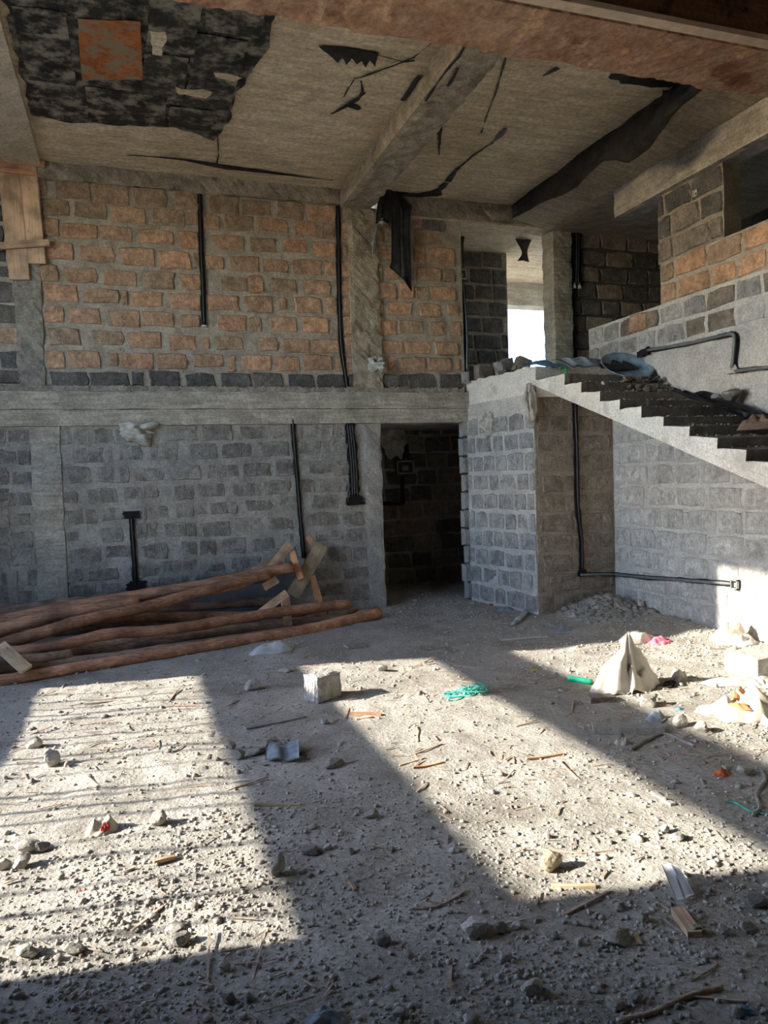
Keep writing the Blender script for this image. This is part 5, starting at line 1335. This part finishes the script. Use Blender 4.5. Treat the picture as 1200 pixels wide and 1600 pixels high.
o = cloth_patch('paper', ground_sheet(PAPER, (.05, .04, .018)), MT['paper'], fold=.010, seed=5, th=.002, freq=.8); link(o, 'sheet of white paper lying on stones in the near sunlight', 'paper')
o = cloth_patch('cloth_scrap', ground_sheet(BCLOTH, (.035, .045, .02)), MT['bluecloth'], fold=.022, seed=7, th=.004, freq=1.6, tears=.006); link(o, 'blue grey cloth scrap in the middle shadow band', 'cloth')
# tangle of teal twine
V = []; Fc = []
rnd = random.Random(4)
for s_ in range(16):
    P = []; a = rnd.uniform(0, 6.28); cx = TW[0]+rnd.choice((.07, .07, -.06)); cy = TW[1]+rnd.uniform(-.03, .03)
    for k in range(7):
        a += rnd.uniform(.5, 1.6); q = rnd.uniform(.02, .10); x = cx+math.cos(a)*q*1.3; y = cy+math.sin(a)*q
        P.append((x, y, float(fl(x, y))+.004+rnd.uniform(0, .05)*(cx > TW[0])))
    v, f, _ = tube_vf(P, .004, .004, 5, 5); k0 = len(V); V += v; Fc += [tuple(k0+q for q in ff) for ff in f]
link(obj('twine', V, Fc, MT['teal'], None, True), 'tangle of teal twine lying in the sunlit middle strip', 'twine')
# clear bottle lying by the pier
o = tube('bottle', on_floor(BOT[:2], .03), .030, MT['clear'], n=4, sides=12); link(o, 'clear crushed plastic bottle lying in front of the pier', 'bottle')
cap = tube('bottle_neck', [on_floor(BOT[1:2], .03)[0], on_floor(BOT[2:], .03)[0]], .013, MT['clear'], parent=o, n=2, sides=10)

for k, (xy, w_, d_, h_, m_, lab, r_) in enumerate(STONES): stone(xy, w_, d_, h_, lab, 500+k, m_, rot=r_)

# ---- gravel, rubble and splinters: past counting
rng = np.random.RandomState(21)
def dens(x, y):
    d = .22+.75*np.clip((3.6-y)/1.6, 0, 1)*np.clip((1.1-x)/.9, 0, 1)+.6*np.clip((2.9-y)/.9, 0, 1)
    d = d+.8*np.exp(-((x-4.85)/.5)**2-((y-6.7)/.5)**2)+.5*np.clip((x-3.2)/1.2, 0, 1)+.45*np.exp(-((x-3.4)/.6)**2-((y-8.7)/.6)**2)
    return d*(.35+1.3*np.clip(.5+fbm(x*1.7+9, y*1.7, 31, 3), 0, 1))
def sample(n, y0, y1, smin, smax, pw, dn=True):
    x = rng.uniform(-1.5, 5.1, n); y = rng.uniform(y0, y1, n)
    hw = np.abs(x-.335*y) < .62*y+.4
    keep = hw & ((x < XR-.03)) & ~((y > 7.15) & (x > 4.05)) & ~((y > 8.42) & ((x < 2.85) | (x > 3.92)))
    if dn: keep &= rng.rand(n) < dens(x, y)
    x, y = x[keep], y[keep]; s_ = smin+(smax-smin)*rng.rand(len(x))**pw
    return np.stack([x, y, fl(x, y)+s_*.25], -1), s_
def both(*L): return np.concatenate([l[0] for l in L]), np.concatenate([l[1] for l in L])
def dens(x, y, d0=dens): return d0(x, y)*(1-.72*np.exp(-((x-1.9)/.75)**2-((y-4.4)/1.5)**2))
P, sz = both(sample(70000, 1.5, 3.6, .0025, .0125, 3.0), sample(56000, 3.2, 9.6, .0035, .0145, 2.8))
scatter('gravel', P, sz, MT['gravel'], 'fine pale gravel strewn over the whole dirt floor', 'gravel', 2)
P, sz = both(sample(1000, 1.5, 4.5, .012, .024, 2.6), sample(900, 4.0, 9.6, .012, .030, 2.8))
scatter('rubble', P, sz, MT['rock'], 'larger broken stone rubble scattered over the dirt floor', 'rubble', 3, sub=2)
n = 420; x = np.clip(rng.normal(4.85, .22, n), 4.2, 5.08); y = np.clip(rng.normal(6.9, .2, n), 6.2, 7.15); s_ = rng.uniform(.015, .05, n)
scatter('rubble', np.stack([x, y, fl(x, y)+s_*.2], -1), s_, MT['rock'], 'grey rubble heap in the corner between pier and right wall', 'rubble', 5, sub=2)
def splinters(n, seed, label, y0, y1, mat, lm):
    rng = np.random.RandomState(seed); x = rng.uniform(-1.4, 5.0, n); y = rng.uniform(y0, y1, n)
    cl = np.clip(.5+1.3*fbm(x*1.1+3, y*1.1+8, 41, 3), 0, 1)
    k = (np.abs(x-.335*y) < .62*y+.3) & (rng.rand(n) < cl) & ~((y > 7.15) & (x > 4.05)); x, y = x[k], y[k]; n = len(x)
    L = lm*rng.uniform(.25, 1, n)**2+.012; wd_ = rng.uniform(.0015, .005, n)*(1+L*6); a = rng.normal(.35, .9, n); tl = rng.uniform(-.12, .12, n)
    B = np.array([(-1, -1, -1), (1, -1, -1), (1, 1, -1), (-1, 1, -1), (-1, -1, 1), (1, -1, 1), (1, 1, 1), (-1, 1, 1)])*.5
    V = B[None]*np.stack([L, wd_, wd_*.6], -1)[:, None, :]
    V[..., 2] += V[..., 0]*tl[:, None]; c, s = np.cos(a)[:, None], np.sin(a)[:, None]
    V = np.stack([V[..., 0]*c-V[..., 1]*s+x[:, None], V[..., 0]*s+V[..., 1]*c+y[:, None], V[..., 2]+fl(x, y)[:, None]+.007], -1)
    Q = np.array([(0, 3, 2, 1), (4, 5, 6, 7), (0, 1, 5, 4), (1, 2, 6, 5), (2, 3, 7, 6), (3, 0, 4, 7)])
    Q = (Q[None]+(np.arange(n)*8)[:, None, None]).reshape(-1, 4)
    o = obj('splinters', V.reshape(-1, 3), [tuple(int(i) for i in q) for q in Q], mat); link(o, label, 'splinters', kind='stuff')
splinters(2600, 5, 'short wood splinters and straw strewn over the floor', 1.5, 8.3, MT['chip'], .10)
splinters(420, 6, 'longer thin sticks and wood strips strewn over the floor', 1.6, 7.5, MT['chip'], .28)
# a line of mortar droppings on the upper ring-beam edge
rng = np.random.RandomState(3); n = 700; x = rng.uniform(-1.4, 3.88, n); s_ = rng.uniform(.006, .022, n)
scatter('mortar_droppings', np.stack([x, np.full(n, YB-.02)-rng.uniform(0, .025, n), 2.60+rng.uniform(-.02, .008, n)], -1), s_, MT['conc_rough'], 'rough mortar droppings along the top of the ring beam', 'mortar', 6)
tube('power_line', WIRE, .012, MT['pvc'], n=2); link(bpy.context.scene.objects['power_line'], 'thin wire crossing the sky beyond the passage opening', 'wire')
